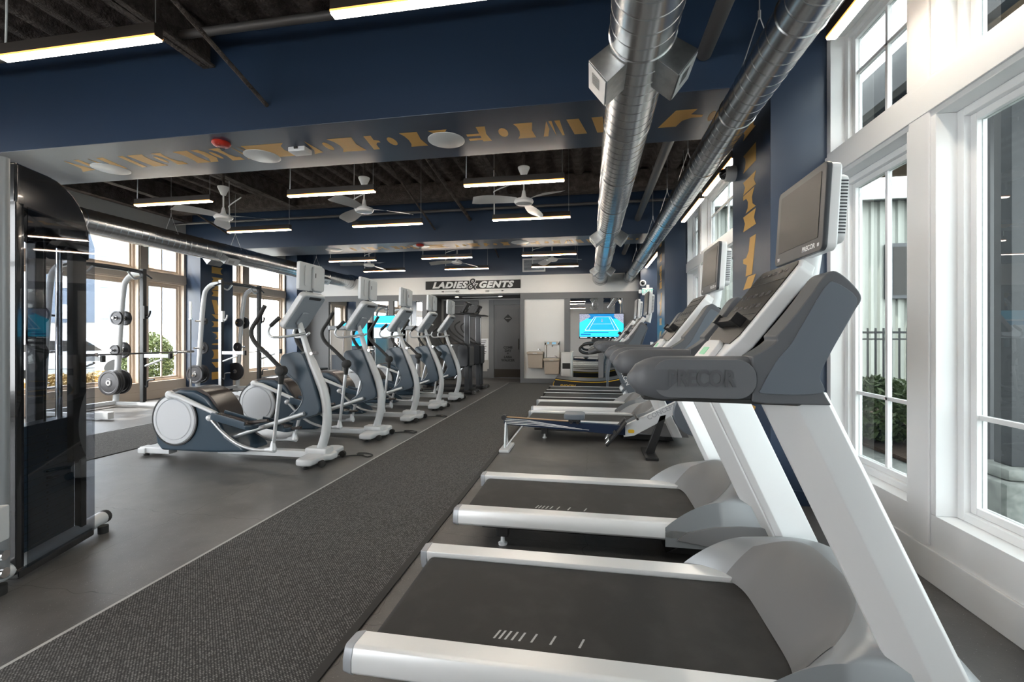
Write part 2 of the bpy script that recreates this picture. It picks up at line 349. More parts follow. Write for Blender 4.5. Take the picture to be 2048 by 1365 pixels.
# window walls -------------------------------------------------------
ZS, ZT0, ZT1, ZH = .374, 2.57, 2.80, 3.70
def bays(kind):
    out = []
    for yb0, yb1 in ((-.34, 3.95), (4.93, 9.2)):
        L = yb1 - yb0
        out += [(yb0 + .08, yb0 + .90), (yb0 + 1.13, yb1 - 1.14), (yb1 - .91, yb1 - .05)]
    out += [(10.28, 10.98), (11.22, 12.70)]
    return out
WIN = bays(0)
def window_wall(side):
    X = XR if side == 'right' else XL; sg = 1 if side == 'right' else -1
    tm = 'trimwhite' if side == 'right' else 'trimtanlit'
    xa, xb = sorted((X, X + sg * .22))
    b = MB(); b.box(xa, xb, -1.4, YB, 0, ZS).box(xa, xb, -1.4, YB, ZT0, ZT1)
    edges = [-1.4] + [v for w_ in WIN for v in w_] + [YB]
    for i in range(0, len(edges), 2):
        if edges[i + 1] - edges[i] > .01: b.box(xa, xb, edges[i], edges[i + 1], ZS, ZT0).box(xa, xb, edges[i], edges[i + 1], ZT1, ZH)
    struct(b.build('wall_' + side, tm, bevel=.004))
    struct(MB().box(xa, xb, -1.4, YB, ZH, ZD + .3).build('wall_%s_head' % side, 'wallpale' if side == 'left' else 'trimwhite'))
    x2 = sorted((X, X - sg * .018))
    struct(MB().box(*x2, -1.3, YB - .4, 0, .185).build('baseboard_' + side, tm, bevel=.006))
    # flat casing boards proud of the wall
    c = MB(); x3 = sorted((X, X - sg * .012))
    for (y0, y1), (y2, y3) in zip(WIN[:-1], WIN[1:]):
        if y2 - y1 < .3: c.box(*x3, y1 + .035, y2 - .035, .2, ZH)
    x4 = sorted((X, X - sg * .016)); c.box(*x4, -1.3, YB - .45, ZT0 + .03, ZT1 - .03)
    struct(c.build('trim_' + side, tm, bevel=.004))
    n = 1 if side == 'left' else 21
    for k, (y0, y1) in enumerate(WIN):
        for up in (0, 1):
            z0, z1 = ((ZS, ZT0), (ZT1, ZH))[up]
            wide = y1 - y0 > 1.2
            e = struct(thing('window_%d' % n, None, None, (X, (y0 + y1) / 2, z0))); n += 1
            del_y = (y1 - y0) / 2; h = z1 - z0; f = .045
            xo = sorted((sg * .10, sg * .20))
            fr = MB().box(*xo, -del_y, -del_y + f, 0, h).box(*xo, del_y - f, del_y, 0, h).box(*xo, -del_y + f, del_y - f, 0, f).box(*xo, -del_y + f, del_y - f, h - f, h)
            xo2 = sorted((sg * .13, sg * .18)); g = .085
            fr.box(*xo2, -del_y + f, -del_y + g, f, h - f).box(*xo2, del_y - g, del_y - f, f, h - f).box(*xo2, -del_y + g, del_y - g, f, g).box(*xo2, -del_y + g, del_y - g, h - g, h - f)
            fr.build('window_frame', tm, e, bevel=.004)
            mu = MB(); xm = sorted((sg * .14, sg * .17)); t = .013; have = False
            if not wide or (side == 'right' and up) or y0 > 10:
                mu.box(*xm, -t, t, g, h - g); have = True
            if side == 'right' or not wide or y0 > 10:
                zz = h * .62 if up else .93 - ZS
                mu.box(*xm, -del_y + g, del_y - g, zz - t, zz + t); have = True
            if have: mu.build('muntin', tm, e, bevel=.003)
            MB().box(sg * .153, sg * .158, -del_y + g, del_y - g, g, h - g).build('glass_pane', 'glass' if side == 'right' else 'glassclean', e)
            ld = bpy.data.lights.new('window portal', 'AREA'); ld.shape = 'RECTANGLE'; ld.size = y1 - y0; ld.size_y = h
            ld.cycles.is_portal = True
            lo = bpy.data.objects.new('window_portal', ld); C.objects.link(lo)
            lo.matrix_world = frame_mtx((X + sg * .25, (y0 + y1) / 2, z0 + h / 2), (0, sg * 1.0, 0), (0, 0, 1))
window_wall('right'); window_wall('left')
# room behind the camera
fw = MB(); fw.box(XL - .2, XR + .2, YF - .2, YF, 0, ZS).box(XL - .2, XR + .2, YF - .2, YF, ZH, ZD + .3); xs = [XL - .2, -9.2, -6.5, -6.3, -3.6, XR + .2]
for i in range(0, 6, 2): fw.box(xs[i], xs[i + 1], YF - .2, YF, ZS, ZH)
struct(fw.build('wall_front', 'trimwhite'))
for i in range(1, 5, 2):  # unseen windows added to bring in light from behind left
    e = struct(thing('window_%d' % (60 + i), None, None, ((xs[i] + xs[i + 1]) / 2, YF - .1, ZS))); hw = (xs[i + 1] - xs[i]) / 2
    MB().box(-hw, -hw + .06, -.05, .05, 0, ZH - ZS).box(hw - .06, hw, -.05, .05, 0, ZH - ZS).box(-hw, hw, -.05, .05, 0, .06).box(-hw, hw, -.05, .05, ZH - ZS - .06, ZH - ZS).box(-hw, hw, -.05, .05, 2.2, 2.28).build('window_frame', 'trimwhite', e)
    MB().box(-hw + .06, hw - .06, -.003, .003, .06, ZH - ZS - .06).build('glass_pane', 'glassclean', e)
    ld = bpy.data.lights.new('window portal', 'AREA'); ld.shape = 'RECTANGLE'; ld.size = 2 * hw; ld.size_y = ZH - ZS; ld.cycles.is_portal = True
    lo = bpy.data.objects.new('window_portal', ld); C.objects.link(lo); lo.matrix_world = frame_mtx(((xs[i] + xs[i + 1]) / 2, YF - .25, ZS + 1.66), (-1, 0, 0), (0, 0, 1))
struct(MB().box(XR, XR + .2, YF, -1.4, 0, ZD + .3).build('wall_right_rear', 'trimwhite'))
struct(MB().box(XL - .2, XL, YF, -1.4, 0, ZD + .3).build('wall_left_rear', 'trimtanlit'))
# back wall ------------------------------------------------------------
AX0, AX1, AY, AZ = -4.95, -2.04, 14.6, 2.66
struct(MB().box(XL, XR, YB, YB + .15, 3.19, ZD + .2).build('wall_back_upper', 'navy'))
struct(MB().box(XL, XR, YB - .02, YB + .13, AZ, 3.19).build('trim_1', 'wallwhite', bevel=.004))
def framed(name, X0, X1, holes, m='wallgrey'):
    b = MB(); xs = [X0] + [v for h in holes for v in h[:2]] + [X1]
    z0, z1 = holes[0][2], holes[0][3]
    b.box(X0, X1, YB, YB + .15, 0, z0).box(X0, X1, YB, YB + .15, z1, AZ)
    for i in range(0, len(xs), 2): b.box(xs[i], xs[i + 1], YB, YB + .15, z0, z1)
    b.box(X0, X1, YB + .10, YB + .16, 0, AZ)
    struct(b.build(name, m, bevel=.004))
RH = [(-1.93, -.74, .13, 2.48), (-.57, .24, .13, 2.48), (.38, .92, .13, 2.48)]
LH = [(-8.25, -7.3, .13, 2.48), (-6.95, -6.2, .13, 2.48), (-6.05, -5.1, .13, 2.48)]
framed('wall_back', AX1, XR, RH); framed('wall_back_left', XL, AX0, LH)
struct(MB().box(-1.93, -.74, YB + .05, YB + .11, .13, 2.48).build('trim_2', 'wallwhite'))
k = 0
for h in RH[1:] + LH:
    lb = ['tall wall mirror directly left of the grey strip, behind the tennis television', 'narrow wall mirror right of the tennis television', 'leftmost tall wall mirror on the back wall beside the window wall',
          'wall mirror on the back wall behind the second elliptical', 'wall mirror on the back wall just left of the hallway opening'][k]; k += 1
    tag(MB().box(h[0] + .004, h[1] - .004, YB + .06, YB + .075, h[2] + .004, h[3] - .004).build('wall_mirror', 'mirror'), lb, 'mirror')
struct(MB().box(XL, XR, YB - .015, YB, 0, .001).build('trim_3', 'wallgrey'))
# hallway alcove
struct(MB().box(AX0, AX1, YB + .13, AY, AZ - .03, AZ + .1).build('ceiling_hallway', 'wallgrey'))
struct(MB().box(AX0 - .1, AX0, YB + .14, AY, 0, AZ).build('wall_hallway_left', 'wallgrey'))
struct(MB().box(AX1, AX1 + .1, YB + .14, AY, 0, AZ).build('wall_hallway_right', 'wallgrey'))
struct(MB().box(AX0 - .1, AX1 + .1, AY, AY + .12, 0, AZ).build('wall_hallway_back', 'wallpale'))
struct(MB().box(-3.66, -3.3, AY - .012, AY, 0, .22).box(-3.36, -3.27, AY - .02, AY, 0, .3).build('baseboard_hallway', 'wallgrey'))
d = struct(thing('door_1', None, None, (-2.66, AY, 0)))
MB().box(-.64, -.47, -.05, 0, 0, 2.58).box(.47, .61, -.05, 0, 0, 2.58).box(-.47, .47, -.05, 0, 2.42, 2.58).build('door_frame', 'wallgrey', d, bevel=.004)
MB().box(-.465, .465, -.03, -.003, 0, 2.41).build('door_leaf', 'doorgrey', d, bevel=.003)
MB().box(-.36, .36, -.034, -.029, .34, 2.28).build('door_panel', 'doorgrey', d, bevel=.002)
MB().box(-.46, .46, -.036, -.029, .03, .30).build('kick_plate', 'bronze', d)
MB().tube([(.36, -.08, .95), (.36, -.08, 1.3)], .014).box(.345, .375, -.085, -.03, .97, .99).box(.345, .375, -.085, -.03, 1.26, 1.28).build('door_handle', 'bronze', d)
dm = MB(); dm.prism([(-.14, 1.97), (0, 1.83), (.14, 1.97), (0, 2.11)], -.038, -.033); o = dm.build('door_sign', 'ink', d)
text('sign_lettering', 'GENTS', 'printgrey', frame_mtx((0, -.0385, 1.97), (1, 0, 0), (0, 0, 1)), .055, d, .0005)
text('door_lettering', 'COME\nDAY\n&\nLAISA\nWAUCER', 'ink', frame_mtx((0, -.0345, .80), (1, 0, 0), (0, 0, 1)), .105, d, .0008, .006)
d = struct(thing('door_2', None, None, (-4.2, AY, 0)))
MB().box(-.66, -.5, -.05, 0, 0, 2.58).box(.4, .54, -.05, 0, 0, 2.58).box(-.5, .4, -.05, 0, 2.42, 2.58).build('door_frame', 'doorgrey', d, bevel=.004)
MB().box(-.495, .395, -.03, -.003, 0, 2.41).build('door_leaf', 'doorgrey', d, bevel=.003)
MB().box(-.38, .29, -.036, -.029, .3, 2.28).build('door_panel', 'doorgrey', d, bevel=.003)
# ------------------------------------------------------------------ painted stencil lettering
GL = {
 'slab': [(0, 0), (1, 0), (.88, .5), (1, 1), (0, 1), (.14, .8), (.2, .5), (.14, .2)],
 'slabr': [(0, 0), (1, 0), (.86, .2), (.8, .5), (.86, .8), (1, 1), (0, 1)],
 'hook': [(.1, 0), (1, 0), (1, .22), (.75, .25), (.6, .5), (.62, .8), (.8, 1), (0, 1), (.25, .75), (.3, .4)],
 'dot': [(.5 + .5 * math.cos(a * .524), .5 + .3 * math.sin(a * .524)) for a in range(12)],
 'bar': [(0, 0), (.62, 0), (1, 1), (.38, 1)],
 'tri': [(0, 0), (1, .1), (.7, 1), (.45, .3)],
 'para': [(.35, 0), (1, 0), (.6, 1), (0, 1)],
 'paren': [(0, 0), (.6, 0), (1, .3), (1, .8), (.8, 1), (.3, 1), (.5, .7), (.4, .3)],
 'tee': [(0, 0), (.45, 0), (.55, .35), (.75, .5), (1, .5), (1, .62), (.7, .7), (.8, 1), (.3, 1)],
}
def strokes(name, items, mfn, m='gold', parent=None, t=.002):
    a0, a1, c0, c1, g = items[0]; root = thing(name, None, 'lettering', mfn(a0, c0, 0)); off = Vector(mfn(a0, c0, 0))
    for a0, a1, c0, c1, g in items:
        b = MB()
        if g == 'E':
            pl = [[(0, .1), (.6, .1), (.6, .25), (0, .25)], [(0, .42), (.6, .42), (.6, .56), (0, .56)], [(.6, 0), (1, 0), (.9, .5), (1, 1), (.6, 1)]]
        elif g == 'W':
            pl = [[(0, 0), (.22, 0), (.34, .5), (.26, 1)], [(.36, 1), (.62, 0), (.5, 1)], [(.62, 1), (.9, 0), (1, 0), (.86, 1)]]
        elif g == 'H':
            pl = [[(0, 0), (1, 0), (.85, .5), (1, 1), (.0, 1), (.15, .5)]]
        else: pl = [GL[g]]
        for p in pl:
            q = [(a0 + (a1 - a0) * u, c0 + (c1 - c0) * v) for u, v in p]
            A = [b.bm.verts.new(Vector(mfn(u, v, 0.0004)) - off) for u, v in q]; B = [b.bm.verts.new(Vector(mfn(u, v, t)) - off) for u, v in q]
            b._f(A); b._f(B[::-1])
            for i in range(len(q)): b._f([A[i], A[(i + 1) % len(q)], B[(i + 1) % len(q)], B[i]])
        b.build('painted_letter', m, root)
    return root
def px(x, y, Z):     # point of the view direction on a horizontal plane, used once for the beam lettering rhythm
    u = (x - 1024) / 900; v = (675 - y) / 900; th = math.atan(156 / 900); c, s = math.cos(th), math.sin(th)
    t = (Z - 1.35) / v; return (u * c - s) * t
SEQ = [(107, 140, 'tri'), (144, 160, 'bar'), (165, 185, 'tri'), (189, 210, 'bar'), (234, 250, 'bar'), (259, 289, 'slabr'), (297, 306, 'dot'), (308, 331, 'hook'), (352, 380, 'slab'), (380, 407, 'paren'), (411, 421, 'dot'),
       (424, 452, 'hook'), (461, 472, 'tri'), (474, 486, 'tri'), (489, 573, 'slabr'), (601, 622, 'tri'), (640, 654, 'dot'), (661, 710, 'slab'), (726, 754, 'tee'), (770, 786, 'dot'), (805, 840, 'slab'), (862, 908, 'hook'),
       (930, 974, 'E'), (995, 1014, 'dot'), (1030, 1067, 'slab'), (1083, 1127, 'W'), (1134, 1174, 'para'), (1183, 1218, 'para'), (1280, 1300, 'bar'), (1322, 1405, 'tee'), (1418, 1432, 'dot')]
its = [(px(a, 325 - .072 * (a - 100), ZB), px(b, 325 - .072 * (b - 100), ZB), g) for a, b, g in SEQ]
tag(strokes('painted_lettering', [(a, b, 4.58, 4.26, g) for a, b, g in its], lambda u, v, t: (u, v, ZB - t)), 'gold stencil lettering painted along the underside of the near navy beam', 'lettering')
tag(strokes('painted_lettering', [(a * .96 - .1, b * .96 - .1, 9.85, 9.53, g) for a, b, g in its[3:]], lambda u, v, t: (u, v, ZB - t)), 'gold stencil lettering painted along the underside of the second navy beam', 'lettering')
COL = [(3.3, 3.22, 'slab'), (3.07, 2.91, 'slabr'), (2.82, 2.70, 'H'), (2.69, 2.51, 'hook'), (2.49, 2.35, 'H'), (2.26, 1.92, 'tee'), (1.91, 1.80, 'bar'), (1.74, 1.60, 'slab'), (1.48, 1.3, 'paren'), (1.22, 1.14, 'dot'), (1.05, .82, 'slab'), (.74, .6, 'bar'), (.5, .32, 'slabr')]
for X, dy, sg, lb in ((1.44, 0, -1, 'gold stencil lettering running down the navy column nearest the right windows'), (1.44, 5.25, -1, 'gold stencil lettering running down the far right navy column'),
                      (-9.05, 5.25, 1, 'gold stencil lettering running down the left navy column behind the racks'), (-9.05, 0, 1, 'gold stencil lettering on the left navy column hidden by the tall cable tower')):
    tag(strokes('painted_lettering', [(4.27 + dy, 4.6 + dy, z0, z1, g) for z0, z1, g in COL], lambda u, v, t, X=X, sg=sg: (X + sg * t, u, v)), lb, 'lettering') if not (X < 0 and dy == 0) else None
# ------------------------------------------------------------------ pendants
def pendant():
    r = thing('linear_pendant_light', None, 'pendant light')
    MB().box(-.625, .625, -.03, .03, 0, .085).build('lamp_housing', 'ledrim', r, bevel=.004)
    MB().box(-.622, .622, -.027, .027, -.012, .004).build('light_diffuser', 'led', r, bevel=.003)
    MB().box(-.624, .624, -.0305, .0305, .0, .012).build('glare_strip', 'ledglare', r)  # strip added to carry the painted orange glare along the housing
    MB().tube([(.6, 0, .08), (.6, 0, 1.16)], .003, 6).build('cable', 'wire', r)
    MB().tube(smooth([(-.6, 0, .08), (-.598, .004, .4), (-.606, 0, .7), (-.6, 0, 1.16)], 4), .006, 6).build('cable', 'white', r)
    return r
P0 = pendant(); used = False
def place_p(loc, rz, lb, g='linear pendant lights'):
    global used
    if not used: P0.location = loc; P0.rotation_euler = (0, 0, rz); P0['label'] = lb; P0['group'] = g; used = True; return P0
    return copy_tree(P0, None, lb, loc, rz, g)
XS = [-5.82, -3.38, -.93]
rows = [(.7, ['behind', 'behind', 'behind']), (2.43, ['far left', 'left', 'middle'])]
cn = ['left', 'centre', 'right']
def elbow(root, up, run):
    MB().tube(smooth([(-.6, 0, .10), (-.6, 0, up * .6), (-.6, -.0, up), (-.56, -.04, up + .05), (-.6 + run, -.3, up + .09)], 5), .010, 8).build('conduit', 'white', root)
RN = {2.43: 'of the nearest row', 5.46: 'in front row between navy beams', 7.14: 'in rear row between navy beams', 10.35: 'first row beyond second navy beam', 12.1: 'in rearmost row by back wall'}
for Y in (2.43, 5.46, 7.14, 10.35, 12.1):
    for i, X in enumerate(XS):
        if Y == 2.43 and i == 0: continue
        x = X + (.06 if Y == 2.43 else 0)
        nm = {1: 'left', 2: 'right'}[i] if Y == 2.43 else cn[i]
        pp_ = place_p((x, Y, 3.25), 0, 'black linear pendant light glowing warm, %s one %s' % (nm, RN[Y]))
        if Y in (7.14, 12.1): elbow(pp_, .42, .5)
for y, lb in ((.7, None), (-3.2, None)):
    for i, X in enumerate(XS): place_p((X, y, 3.25), 0, 'black linear pendant light behind the camera, %s in the row %s' % (cn[i], 'just overhead' if y > 0 else 'farthest back'))
for y, lb in ((2.52, 'beside the near upper right window'), (5.7, 'under the right duct just past the first column'), (7.1, 'along the right wall, second past the first column'), (10.7, 'along the right wall just past the second column'), (12.0, 'along the right wall nearest the exit sign')):
    place_p((1.5, y, 3.24), R(90), 'black linear light glowing warm ' + lb, 'linear lights along the right wall')
# ------------------------------------------------------------------ fans
def fan():
    r = thing('ceiling_fan', None, 'ceiling fan')
    MB().lathe([(.035, .36), (.05, .40), (.085, .48), (.085, .495)], seg=20).build('canopy', 'white', r, bevel=.003)
    MB().tube([(0, 0, .05), (0, 0, .44)], .012, 10).build('downrod', 'white', r)
    MB().tube([(0, 0, .49), (0, 0, 1.14)], .02, 8).build('hanger_rod', 'deck', r)
    MB().lathe([(.02, .16), (.035, .08), (.05, .05), (.13, .03), (.14, 0), (.12, -.03), (.03, -.04)], seg=28).build('motor_housing', 'white', r)
    for k in range(3):
        b = MB(); a0 = R(120 * k + 14); ca, sa = math.cos(a0), math.sin(a0)
        def fn(u, v, ca=ca, sa=sa):
            rr = .11 + .62 * u; wd = .045 + .075 * math.sin(min(u * 1.25, 1) * 1.7) * (1 if u < .85 else max(.25, 1 - (u - .85) * 4))
            x, y, z = rr, (v - .5) * 2 * wd, .02 + (v - .5) * .05 - .04 * u * u
            return (x * ca - y * sa, x * sa + y * ca, z)
        g = b.grid(fn, 10, 4); bmesh.ops.solidify(b.bm, geom=b.bm.faces[:], thickness=.006)
        b.build('fan_blade', 'white', r)
    return r
F0 = fan(); first = True
for Y, Z, rn in ((6.35, 3.28, 'between the two navy beams'), (11.2, 3.28, 'beyond the second navy beam'), (1.2, 3.3, 'before the near navy beam')):
    for i, X in enumerate(XS):
        if Y == 1.2 and i == 2: continue
        lb = 'white three-bladed ceiling fan, the %s one %s' % (cn[i] if Y != 1.2 else ('farther', 'nearer')[i], rn)
        if first: F0.location = (X, Y, Z); F0['label'] = lb; F0['group'] = 'ceiling fans'; first = False
        else: copy_tree(F0, None, lb, (X, Y, Z), [.5, .1, 1.1][i] + Y, 'ceiling fans')
# ------------------------------------------------------------------ spiral ducts
def spiral(name, X, Z, r, y0, y1, lb, flange=True):
    root = thing(name, lb, 'duct', (X, y0, Z))
    prof = []; y = 0; L = y1 - y0; k = 0
    while y < L:
        e = .0022 if k % 9 else .006
        prof += [(r, y), (r, y + .085), (r + e, y + .09), (r + e, y + .094), (r, y + .1)]; y += .115 if k % 9 else .13; k += 1
    prof = [p for p in prof if p[1] < L] + [(r, L)]
    b = MB(); b.lathe(prof, axis='Y', seg=40); b.build('duct_tube', 'galv', root, sharp=11)
    if flange: MB().lathe([(r, L - .10), (r + .05, L - .01), (r + .05, L)], axis='Y', seg=40, cap=False).build('flange', 'galv', root)
    return root
d1 = spiral('spiral_duct', .29, 3.06, .182, .4, YB, 'fat shiny spiral duct down the middle right of the ceiling, with paired side outlets')
d2 = spiral('spiral_duct', 1.10, 3.06, .133, .4, YB, 'slimmer shiny spiral duct running along beside the right-hand columns')
d3 = spiral('spiral_duct', -7.5, 3.10, .19, -3, YB, 'spiral duct along the left side of the room above the window wall')
def boot(parent, yy, side, r, L=.28, s=.17, label=None):
    a = R(38); m = Matrix.Translation((0, yy, 0)) @ Matrix.Rotation(-side * (math.pi / 2 - a) if False else 0, 4, 'Y')
    ang = a * 1.0; dx, dz = side * math.cos(ang), -math.sin(ang); nx, nz = -dz * side, dx * side
    def P(t, w, y): return Vector((dx * t + nx * w * side, yy + y, dz * t + nz * w * side))
    b = MB(); t0, t1 = r * .8, r + .13; w0, w1 = s * .45, s * .5
    vs = [b.bm.verts.new(P(t, w, y)) for t, w in ((t0, w0), (t1, w1)) for y in (-L / 2, L / 2) for w in (-w, w)]
    for q in ((0, 1, 3, 2), (4, 6, 7, 5), (0, 4, 5, 1), (2, 3, 7, 6), (0, 2, 6, 4), (1, 5, 7, 3)): b._f([vs[i] for i in q])
    o = b.build('duct_outlet', 'galvbox', parent, bevel=.003)
    g = MB(); a_ = [P(t1 + .002, w, y) for w, y in ((-w1 * .9, -L * .46), (w1 * .9, -L * .46), (w1 * .9, L * .46), (-w1 * .9, L * .46))]
    b_ = [P(t1 + .006, w, y) for w, y in ((-w1 * .9, -L * .46), (w1 * .9, -L * .46), (w1 * .9, L * .46), (-w1 * .9, L * .46))]
    A = [g.bm.verts.new(p) for p in a_]; B = [g.bm.verts.new(p) for p in b_]; g._f(A); g._f(B)
    for i in range(4): g._f([A[i], A[(i + 1) % 4], B[(i + 1) % 4], B[i]])
    g.mi = 1
    for k in range(7):
        y = -L * .30 + k * L * .06
        q = [g.bm.verts.new(P(t1 + .007, w, yv)) for w, yv in ((-w1 * .5, y), (w1 * .3, y), (w1 * .3, y + .008), (-w1 * .5, y + .008))]; g._f(q)
    g.build('grille', ['whitegrey', 'ink'], o)
for y in (2.75, 7.3, 10.9):
    for sd in (-1, 1): boot(d1, y - .4, sd, .182)
for y in (8.15, 11.5):
    for sd in (-1, 1): boot(d3, y + 3, sd, .19, .34, .17)
def hanger(x, y, z, r, lb):
    b = MB(); b.tube([(x, y, z + r + .28), (x, y, ZD + .02)], .004, 6)
    for s in (-1, 1): b.tube([(x, y, z + r + .28), (x + s * r * .8, y, z + r * .62)], .0035, 6)
    b.lathe([(.01, -.02), (.01, .03)], (x, y, z + r + .28), seg=8)
    tag(b.build('duct_hanger', 'wire'), lb, 'hanger', 'wire hangers holding the ducts')
for i, y in enumerate((3.2, 5.4, 6.8, 8.3, 11.2)): hanger(1.10, y, 3.06, .133, 'thin wire hanger on slim right duct, %s' % ['just before the near navy beam', 'just past the near navy beam', 'midway between the navy beams', 'just before the second navy beam', 'beyond the second navy beam'][i])
for i, y in enumerate((7.0, 8.5, 11.4)): hanger(-7.5, y, 3.10, .19, 'thin wire hanger on left duct, %s' % ['nearest the cable tower', 'in front of the second navy beam', 'beyond the second navy beam'][i])
# ------------------------------------------------------------------ fittings on the beams
def disc(x, y, lb):
    tag(MB().lathe([(.19, 0), (.19, -.006), (.17, -.014), (0.001, -.015)], (x, y, ZB), seg=40).build('ceiling_speaker', 'white'), lb, 'speaker', 'round white plates under the beams')
disc(-5.74, 4.56, 'round white plate under the near beam, leftmost, above the cable tower'); disc(-3.65, 4.53, 'round white plate under the near beam over part of a gold letter'); disc(-1.47, 4.49, 'bright round white plate under the near beam, rightmost')
disc(-5.91, 9.68, 'round white plate under the second beam, leftmost'); disc(-3.73, 9.6, 'round white plate under the second beam beside the red strobe'); disc(-1.49, 9.6, 'round white plate under the second beam, rightmost')
for x, y, lb in ((-3.82, 4.14, 'red fire alarm strobe under the near navy beam'), (-3.7, 9.45, 'small red fire alarm strobe under the second navy beam')):
    r = thing('fire_alarm_strobe', lb, 'fire alarm', (x, y, ZB))
    MB().lathe([(.085, 0), (.09, -.015), (.075, -.035), (.045, -.045)], seg=28).build('alarm_body', 'red', r)
    MB().lathe([(.035, -.04), (.032, -.07), (.02, -.085), (.001, -.088)], seg=16).build('lens', 'glassclean', r)
    text('lettering', 'FIRE', 'white', frame_mtx((0, -.055, -.036), (1, 0, 0), (0, -1, .0)), .03, r, .001)
r = thing('motion_detector', 'white rectangular detector box under the near navy beam', 'detector', (-3.1, 4.42, ZB))
MB().box(-.10, .10, -.07, .07, -.055, 0).build('detector_body', 'white', r, bevel=.012); MB().box(-.02, .02, -.082, -.065, -.03, -.008).build('sensor_eye', 'ink', r)
r = thing('security_camera', 'white dome security camera on the near right navy column by the duct', 'security camera', (1.44, 4.85, 3.0))
MB().lathe([(.075, 0), (.08, -.02), (.075, -.09), (.06, -.10)], axis='X', seg=28).build('camera_body', 'white', r); MB().ell((-.10, 0, 0), (.055, .055, .055)).build('dome', 'blackgloss', r)
r = thing('security_camera', 'small white dome camera on the far right wall above the exit sign', 'security camera', (1.42, 12.75, 2.83))
MB().lathe([(.085, 0), (.09, -.02), (.085, -.06), (.07, -.07)], axis='Y', seg=28).build('camera_body', 'white', r); MB().ell((0, -.07, 0), (.055, .055, .055)).build('dome', 'blackgloss', r)
r = thing('exit_sign', 'white lit exit sign with side lamp on the far right navy column', 'exit sign', (1.54, 12.75, 2.60))
MB().box(-.14, .14, -.05, 0, -.10, .10).build('sign_box', 'white', r, bevel=.01); text('sign_lettering', 'EXIT', 'glowgreen', frame_mtx((0, -.051, 0), (1, 0, 0), (0, 0, 1)), .15, r, .001)
MB().box(-.23, -.15, -.06, 0, -.05, .05).box(-.16, -.13, -.04, -.01, -.01, .01).build('emergency_lamp', 'white', r, bevel=.006); MB().box(-.03, .05, -.05, 0, .10, .18).build('lamp_bracket', 'white', r, bevel=.006)
r = thing('air_vent', 'square white framed air return grille on the navy back wall', 'vent', (-1.63, YB, 3.48))
MB().box(-.34, .34, -.03, 0, -.2, -.16).box(-.34, .34, -.03, 0, .16, .2).box(-.34, -.3, -.03, 0, -.16, .16).box(.3, .34, -.03, 0, -.16, .16).build('frame', 'white', r, bevel=.004)
b = MB()
for k in range(14): b.box(-.3, .3, -.02, -.004, -.155 + k * .0225, -.148 + k * .0225)
b.build('grille', 'whitegrey', r)
r = thing('hallway_vent', 'long pale louvre in the hallway ceiling between two downlights', 'vent', (-3.4, 13.95, AZ - .03))
MB().box(-.62, .62, -.12, .12, -.012, 0).build('frame', 'white', r); MB().box(-.56, -.2, -.08, .08, -.016, -.012).box(-.17, .17, -.08, .08, -.016, -.012).box(.2, .56, -.08, .08, -.016, -.012).build('louvre', 'whitegrey', r)
for x, lb in ((-4.15, 'small round downlight left of the hallway ceiling vent'), (-2.75, 'small round downlight right of the hallway ceiling vent')):
    r = thing('downlight', lb, 'downlight', (x, 13.75, AZ - .03), group='hallway downlights')
    MB().ring(.055, .08, 0, -.008, seg=24).build('rim', 'white', r); MB().lathe([(.055, -.001), (.055, -.004)], seg=24).build('lamp', 'down', r)
# ladies & gents sign
r = thing('wall_sign', 'black LADIES & GENTS sign with pale letters above the hallway', 'sign', (-3.5, YB - .02, 2.935))
MB().box(-1.47, 1.47, -.03, 0, -.125, .125).build('board', 'ink', r, bevel=.003)
text('lettering', 'LADIES', 'white', frame_mtx((-.72, -.031, -.01), (1, 0, 0), (0, 0, 1)), .25, r, .003, .014, .3, spacing=1.15, width=1.12)
text('lettering', 'GENTS', 'white', frame_mtx((.71, -.031, -.01), (1, 0, 0), (0, 0, 1)), .25, r, .003, .014, .3, spacing=1.15, width=1.06)
text('ampersand_outline', '&', 'white', frame_mtx((-.02, -.034, 0), (1, 0, 0), (0, 0, 1)), .50, r, .003, .018, .2)
text('ampersand', '&', 'ink', frame_mtx((-.02, -.040, 0), (1, 0, 0), (0, 0, 1)), .50, r, .003, 0, .2)
for s, x, lb in ((-1, -4.2, 'small black painted arrow pointing left under the sign'), (1, -2.8, 'small black painted arrow pointing right under the sign')):
    b = MB(); X = x; y0, y1 = YB - .024, YB - .0205; z = 2.74
    b.box(X - .24, X + .24, y0, y1, z - .003, z + .003)
    b.prism([(X + s * .29, z), (X + s * .2, z + .022), (X + s * .2, z - .022)], y0, y1)
    for k in range(4): b.prism([(X - s * (.17 + k * .03), z), (X - s * (.20 + k * .03), z + .03), (X - s * (.215 + k * .03), z + .03), (X - s * (.185 + k * .03), z), (X - s * (.215 + k * .03), z - .03), (X - s * (.20 + k * .03), z - .03)], y0, y1)
    tag(b.build('painted_arrow', 'ink'), lb, 'arrow')
r = thing('wall_placard', 'white framed evacuation placard on the pale wall left of the hallway door', 'placard', (-3.49, AY, .95))
MB().box(-.17, .17, -.02, 0, -.36, .36).build('frame', 'white', r, bevel=.004); b = MB()
for k in range(9): b.box(-.1, .1 - .03 * (k % 3), -.023, -.02, .27 - k * .06, .29 - k * .06)
b.build('printed_lines', 'ink', r)
